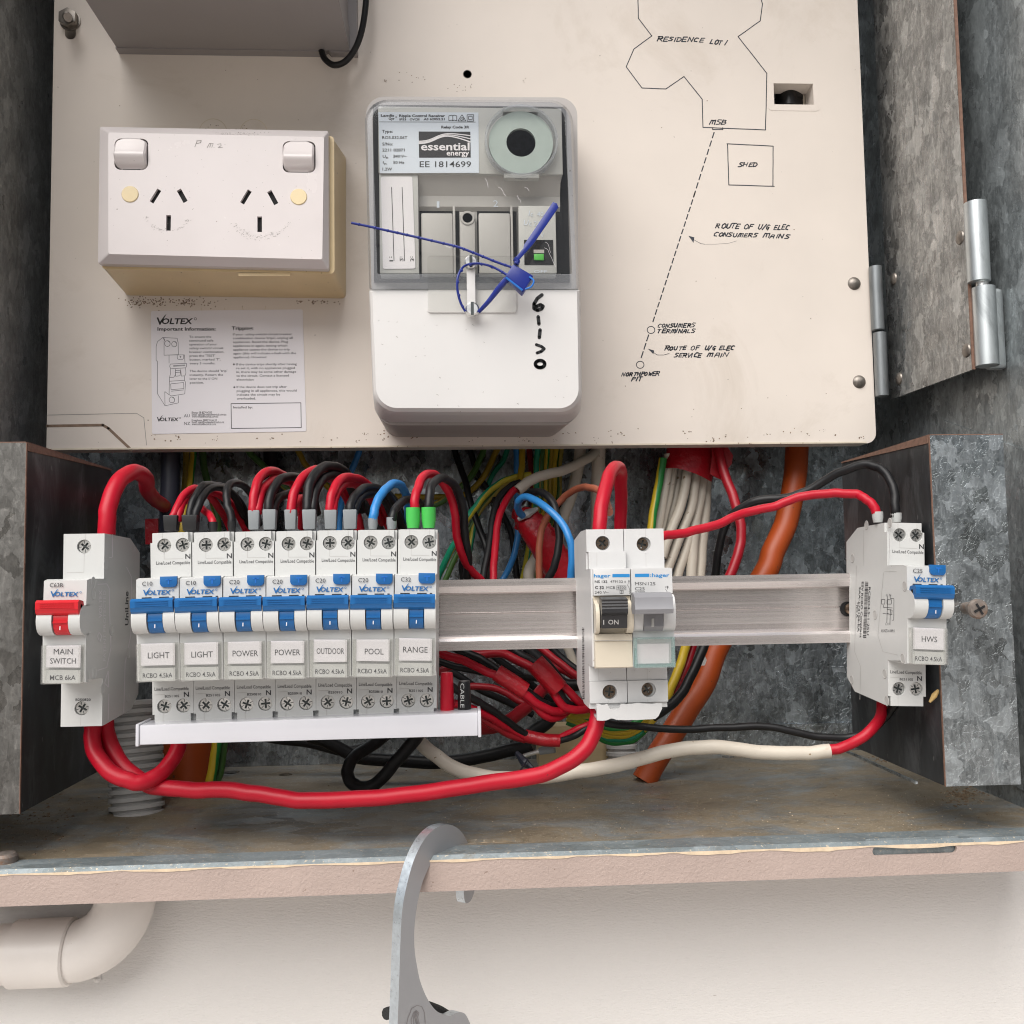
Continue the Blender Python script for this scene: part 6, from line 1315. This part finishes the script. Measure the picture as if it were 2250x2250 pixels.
# thick loops under the main switch and the long red link
W('red_cable', 'red_pvc', 3.5, 'F', [(135, 20, 425), (138, 110, 425), (140, 220, 423), (172, 330, 420), (262, 435, 417), (380, 495, 416), (480, 512, 417), (590, 470, 421), (680, 385, 426), (735, 290, 430), (760, 180, 434), (770, 60, 436)], 'thick red cable looping from the main switch up to the busbar', 'cable', n=16)
W('red_cable', 'red_pvc', 3.5, 'F', [(228, 20, 432), (234, 110, 431), (262, 235, 429), (325, 355, 427), (425, 460, 425), (545, 530, 424), (700, 556, 422), (900, 566, 420), (1100, 566, 418), (1300, 592, 416), (1500, 625, 415), (1700, 642, 414), (300, 976, 412, 'D'), (600, 950, 411, 'D'), (900, 902, 410, 'D'), (1200, 862, 409, 'D'), (1400, 815, 409, 'D'), (1550, 735, 410, 'D'), (1650, 625, 412, 'D'), (1688, 510, 414, 'D'), (1692, 400, 416, 'D')], 'long thick red cable from the main switch sagging to the old breakers', 'cable', n=16)
W('black_cable', 'black_pvc', 3.1, 'D', [(640, 540, 440), (580, 625, 446), (480, 742, 452), (380, 858, 458), (295, 912, 462), (215, 895, 466), (176, 830, 470), (196, 750, 476), (270, 690, 484), (370, 620, 492), (450, 520, 500), (500, 400, 505)], 'thick black cable loop hanging under the busbar', 'cable')
W('black_cable', 'black_pvc', 3.6, 'D', [(-60, 600, 530), (60, 640, 530), (250, 730, 530), (500, 750, 530), (750, 760, 528), (960, 730, 524), (1150, 690, 520), (1300, 650, 516)], 'black cable lying along the back above the floor', 'cable')
W('black_cable', 'black_pvc', 4.0, 'D', [(1180, 660, 545), (1280, 590, 545), (1370, 530, 545), (1420, 470, 545)], 'short thick dark cable behind the small red sleeve', 'cable')
W('white_cable', 'white_sheath', 3.3, 'D', [(520, 480, 470), (570, 570, 466), (620, 640, 460), (710, 720, 455), (830, 795, 450), (980, 842, 446), (1150, 856, 443), (1330, 848, 441), (1480, 830, 440), (1640, 804, 440), (200, 828, 440, 'E'), (400, 768, 440, 'E'), (600, 730, 440, 'E'), (800, 716, 439, 'E'), (1000, 740, 438, 'E'), (1200, 757, 437, 'E'), (1400, 757, 436, 'E'), (1555, 742, 435, 'E')], 'long white sheathed cable waving along the floor to the HWS breaker', 'cable', n=16)
b = MB(); p = pw('E', 1555, 742, 435); q = pw('E', 1500, 748, 435); 
W('red_wire', 'red_pvc', 2.5, 'E', [(1500, 748, 435), (1560, 738, 434.5), (1640, 718, 433), (1740, 672, 430), (1830, 600, 430), (1888, 515, 434), (1898, 430, 437), (1896, 390, 438)], 'red core leaving the white sheath up into the HWS breaker', 'wire')
W('black_wire', 'black_pvc', 1.8, 'E', [(20, 520, 462), (100, 562, 460), (300, 584, 458), (600, 602, 456), (850, 592, 454), (1100, 582, 452), (1300, 612, 450), (1480, 652, 449), (1680, 652, 447), (1820, 610, 442), (1920, 520, 436), (1985, 440, 430)], 'thin black wire running level from under the old breakers to the HWS breaker', 'wire')
W('black_wire', 'black_pvc', 2.6, 'E', [(760, -60, 500), (735, 50, 498), (665, 220, 492), (585, 370, 486), (490, 462, 482), (400, 520, 480)], 'black wire crossing the orange conduit beside the old breakers', 'wire')
W('earth_wire', 'earth_wire', 2.5, 'E', [(640, -20, 510), (600, 110, 508), (552, 250, 504), (492, 390, 500), (430, 500, 498), (330, 600, 496)], 'green-yellow earth wire beside the orange conduit below the rail', 'wire', GE, ph=.4)
W('red_wire', 'dark_red_pvc', 2.0, 'E', [(690, -60, 516), (660, 80, 514), (600, 240, 510), (540, 380, 506), (480, 480, 504)], 'dark red wire between the earth wire and the orange conduit', 'wire')
wtag = MB(); f_ = [pw('E', *q, 506) for q in ((724, 80), (752, 150), (740, 184), (690, 188), (700, 130))]; wtag.loft([p+Vector((0, 2, 0)) for p in f_], f_); tag(wtag.build('white_cable_clip', 'insulator_white', smooth=False), 'scrap of white cable clip against the orange conduit', 'clip')
for i in range(5):
    y = 560+i*22; W('earth_wire', 'earth_wire' if i != 3 else 'earth_wire_teal', 2.2, 'E', [(-160, y-100, 500+i*2), (-40, y-50, 498+i*2), (60, y+8, 495+i*2), (150, y+34, 492+i*2), (260, y+20, 490+i*2), (340, y-40, 492+i*2), (380, y-110, 496+i*2)], 'earth wire curling over the short grey conduit, '+['topmost', 'second from the top', 'middle one', 'second from the bottom', 'lowest'][i], 'wire', 'earth wires curling over the short conduit', ph=.2*i)
W('earth_wire', 'earth_wire_teal', 2.6, 'D', [(1480, 420, 492), (1520, 468, 488), (1580, 470, 484), (1660, 460, 482), (1720, 470, 482)], 'thick green earth wire just left of the old breakers\' bottom', 'wire', GE, ph=.25)

# conduits through the floor
def corr(name, mtl, pts, r, label, pitch=3.1):
    P0_, P1_ = pts; ax = P1_-P0_; L = ax.length; pr = []; h = 0
    while h < L: pr += [(r*.86, h), (r*.88, h+pitch*.22), (r, h+pitch*.34), (r, h+pitch*.80), (r*.88, h+pitch*.92)]; h += pitch
    b = MB(); b.lathe([(r*.8, 0)]+pr+[(r*.8, h)], P0_, ax, 32); return tag(b.build(name, mtl, angle=50), label, 'conduit', 'corrugated conduits through the floor')
a, c = pw('F', 456, 700, 492), pw('F', 440, -60, 500); corr('corrugated_conduit', 'grey_conduit', (Vector((a.x, a.y, ZF-4)), c), 13.4, 'tall grey corrugated conduit standing under the main switch', 3.9)
a = pw('E', 196, 700, 566); corr('corrugated_conduit', 'grey_conduit', (Vector((a.x, 566, ZF-3)), Vector((a.x, 568, ZF+22))), 9.4, 'short pale grey corrugated conduit under the curled earth wires', 4.2)
a, c = pw('F', 830, 200, 548), pw('F', 830, 520, 545)
b = MB(); b.tube([pw('F', 800, -120, 556), pw('F', 815, 60, 552), pw('F', 822, 250, 548), Vector((pw('F', 818, 520, 545).x, 545, ZF-6))], 14, 24); tag(b.build('orange_conduit', 'orange_pvc'), 'broad orange conduit standing behind the left end of the busbar', 'conduit')
W('earth_wire', 'earth_wire', 2.7, 'F', [(1030, -100, 524), (1025, 120, 522), (1015, 270, 520), (985, 440, 518), (965, 540, 517)], 'green-yellow earth wire against the broad orange conduit', 'wire', GE, ph=.2)
W('earth_wire', 'earth_wire_faded', 2.5, 'F', [(1075, -100, 530), (1072, 120, 528), (1062, 270, 526), (1040, 420, 524), (1010, 520, 522)], 'dull yellow earth wire right of the broad orange conduit', 'wire', GE)
tm = MB(); a, c = pw('D', 1330, 540, 575), pw('D', 1780, 720, 575); tm.box(a.x, c.x, 572, 590, ZF+.1, a.z); tag(tm.build('timber_packer', 'timber', smooth=False), 'pale timber packer at the back of the floor behind the wires', 'timber block')
rt = MB(); f_ = [pw('A', *q, 574) for q in ((382, 580), (474, 578), (476, 760), (384, 760))]; rt.loft([p+Vector((0, 3, 0)) for p in f_], f_); tag(rt.build('red_cable_flap', 'red_tape', smooth=False), 'dark red taped strip behind the gap beside the main switch', 'tape')

# loose ferrule, spider scrap and grit on the floor
b = MB(); a, c = pw('D', 1245, 720, 486), pw('D', 1340, 692, 484); d = pw('D', 1430, 672, 482); b.tube([a, c], 1.15, 12); lf = b.build('loose_ferrule', 'zinc_screw'); tag(lf, 'loose bright metal ferrule lying behind the white cable', 'ferrule')
b = MB(); b.tube([c, d], [1.9, 2.6], 12); b.build('ferrule_collar', 'grey_boot', lf)
b = MB(); b.tube([pw('D', 1268, 742, 470), pw('D', 1236, 790, 462), pw('D', 1205, 832, 452)], .45, 6); b.tube([pw('D', 1200, 700, 478), pw('D', 1250, 760, 474), pw('D', 1300, 795, 470)], [1.2, 2.4, .8], 8); tag(b.build('cable_tie_scrap', 'navy_black_pvc'), 'dark twisted scrap of cable tie behind the long red cable', 'scrap')
random.seed(31); b = MB()
def chip(x, y, s, zz=ZF):
    a = random.random()*6; h = s*random.uniform(.25, .6)
    v = [(x+s*random.uniform(.5, 1.2)*cos(a+k*2.1), y+s*random.uniform(.5, 1.2)*sin(a+k*2.1), zz) for k in range(3)]+[(x, y, zz+h)]
    b.add(v, [(0, 1, 2), (0, 1, 3), (1, 2, 3), (2, 0, 3)])
for _ in range(420):
    px = random.choice((random.uniform(0, 330), random.uniform(1150, 1500), random.uniform(1800, 2240), random.uniform(0, 2240), random.uniform(1850, 2200))); py = random.uniform(1690, 1875)-max(0, px-1125)*.03
    x, y = fp(px, py)
    if y > 411: chip(x, y, random.choice((.25, .35, .5, .9)))
for _ in range(130): x, y = fp(random.gauss(90, 60), random.gauss(1790, 30)); chip(x, max(y, 412), random.uniform(.4, 1.6))
for _ in range(140): x, y = fp(random.gauss(2115, 22), random.gauss(1748, 12)); chip(x, max(y, 412), random.uniform(.5, 1.7))
for _ in range(120): x, y = fp(random.uniform(1900, 2060), 1664+random.gauss(0, 7)); chip(x, max(y, 412), random.uniform(.4, 1.6))
tag(b.build('floor_grit', 'dirt', smooth=False), 'loose grit and debris on the cabinet floor', None, kind='stuff')
b = MB(); random.seed(77)
for _ in range(260):
    x, y = fp(random.uniform(900, 2200), random.uniform(1720, 1868)); 
    if y > 411: chip(x, y, random.choice((.2, .3, .45)))
tag(b.build('pale_grit', 'paint_chip', smooth=False), 'pale sawdust and paint flakes on the cabinet floor', None, kind='stuff')

# ------------------------------------------------------------------ painted conduit under the cabinet
pc = thing('painted_conduit', 'cream painted conduit bend entering the cabinet from below left', 'conduit', at(100, 2160, 440))
pyc = 441.0; cz = at(97, 2093, pyc).z; xe = at(160, 2093, pyc).x; xv = at(276, 1990, pyc).x
b = MB(); b.tube([Vector((-330, pyc, cz)), Vector((xe-20, pyc, cz))], 12.6, 32); b.build('straight_pipe', 'conduit_paint', pc)
b = MB(); x0c = at(34, 2093, pyc).x; b.lathe([(12.8, -.3), (14.3, 0), (14.3, xe-x0c-.8), (13.6, xe-x0c), (12.4, xe-x0c+.2)], (x0c, pyc, cz), (1, 0, 0), 36); b.build('coupling', 'conduit_paint', pc)
R_ = xv-xe+2; b = MB(); b.tube([Vector((xe-6, pyc, cz)), Vector((xe-1, pyc, cz))]+[Vector((xe-2+R_*sin(radians(a)), pyc, cz+R_-R_*cos(radians(a)))) for a in range(0, 91, 10)]+[Vector((xv, pyc, ZB+6))], [11.6, 11.8]+[12.4]+[13.0]*10, 36, 4); b.build('bend', 'conduit_paint', pc)
b = MB(); random.seed(1)
for _ in range(14): p = at(random.gauss(188, 12), random.gauss(2142, 7), 452); b.lathe([(0, 1.2), (1, .6), (random.uniform(.8, 2.2), 0)], (p.x, 457.5, p.z), (0, -1, 0), 7)
b.build('mortar_crumbs', 'wall_paint', pc)

# ------------------------------------------------------------------ steel hook hanging on the lip
hk = thing('hanging_hook', 'grey steel hook hung over the cabinet\'s front lip', 'hook', at(900, 2250, 372))
pA, pB = at(862, 2100, 374), at(1034, 1850, 420); dirx = Vector((pB.x-pA.x, pB.y-pA.y, 0)).normalized(); hn = Vector((dirx.y, -dirx.x, 0))     # hook plane normal (towards the viewer)
KK = .2433
hkp = lambda x, y: at_plane(800+x*KK, 1780+y*KK, pA, hn)
outer_ = [(300, 2150), (303, 1930), (312, 1700), (320, 1450), (328, 1200), (340, 960), (360, 800), (395, 640), (440, 480), (505, 330), (580, 220), (660, 155), (740, 131), (800, 140), (860, 175), (905, 235), (935, 295), (955, 335), (968, 375), (985, 470), (995, 580), (1000, 700)]
tip = [(985, 770), (965, 815), (935, 840), (915, 836), (905, 800), (898, 720), (880, 600), (860, 500)]
inner_ = [(835, 430), (810, 395), (785, 378), (745, 372), (700, 392), (650, 428), (606, 478), (565, 560), (525, 660), (492, 790), (470, 920), (455, 1060), (452, 1180), (460, 1300), (480, 1420), (505, 1540), (550, 1660), (600, 1750), (650, 1810), (700, 1838), (760, 1856), (800, 1850), (840, 1830), (880, 1826), (915, 1845), (945, 1900), (965, 1960), (985, 2150)]
def dense(l, n=4):
    out = []
    for i in range(len(l)-1):
        p0, p1, p2, p3 = (Vector(l[max(i-1, 0)]), Vector(l[i]), Vector(l[i+1]), Vector(l[min(i+2, len(l)-1)]))
        for k in range(n): t = k/n; out.append(.5*((2*p1)+(-p0+p2)*t+(2*p0-5*p1+4*p2-p3)*t*t+(-p0+3*p1-3*p2+p3)*t**3))
    return out+[Vector(l[-1])]
pl = [hkp(*q) for q in dense(outer_+tip+inner_)]; back_ = [p-hn*4.2 for p in pl]
b = MB(); n = len(pl)
tr = tessellate_polygon([[Vector((p.dot(dirx), p.z, 0)) for p in pl]])
b.add(pl+back_, [tuple(t) for t in tr]+[tuple(i+n for i in reversed(t)) for t in tr]); b.build('hook_plate', 'hook_steel', hk, smooth=False)
b = MB(); b.add(pl+back_, [(i, (i+1) % n, n+(i+1) % n, n+i) for i in range(n)]); b.build('sheared_edge', 'hook_edge', hk, angle=40)
b = MB(); mh = lambda x, y: hkp(x, y)+hn*.08
b.stroke(mh, [(370, 2000), (395, 1880), (430, 1790), (480, 1762), (520, 1775), (545, 1830), (552, 1930)], 7, False)
for k in range(3): b.stroke(mh, [(430+k*22, 1990), (425+k*20, 1890-k*14), (450+k*10, 1820-k*6), (470+k*12, 1830), (455+k*14, 1870), (480+k*12, 1960)], 7, False)
b.build('embossed_mark', 'grey_steel_paint', hk, smooth=False)
b = MB(); c_ = [hkp(x, y)-hn*7 for x, y in ((330, 1875), (420, 1850), (560, 1826), (660, 1806), (760, 1832), (850, 1880), (940, 1950))]; b.tube(c_, 2.3, 10)
tag(b.build('woven_rope', 'black_cord'), 'black woven rope behind the grey hook', 'rope')

# ------------------------------------------------------------------ tidy
for o in list(bpy.data.objects):
    if '_o' in o: del o['_o']
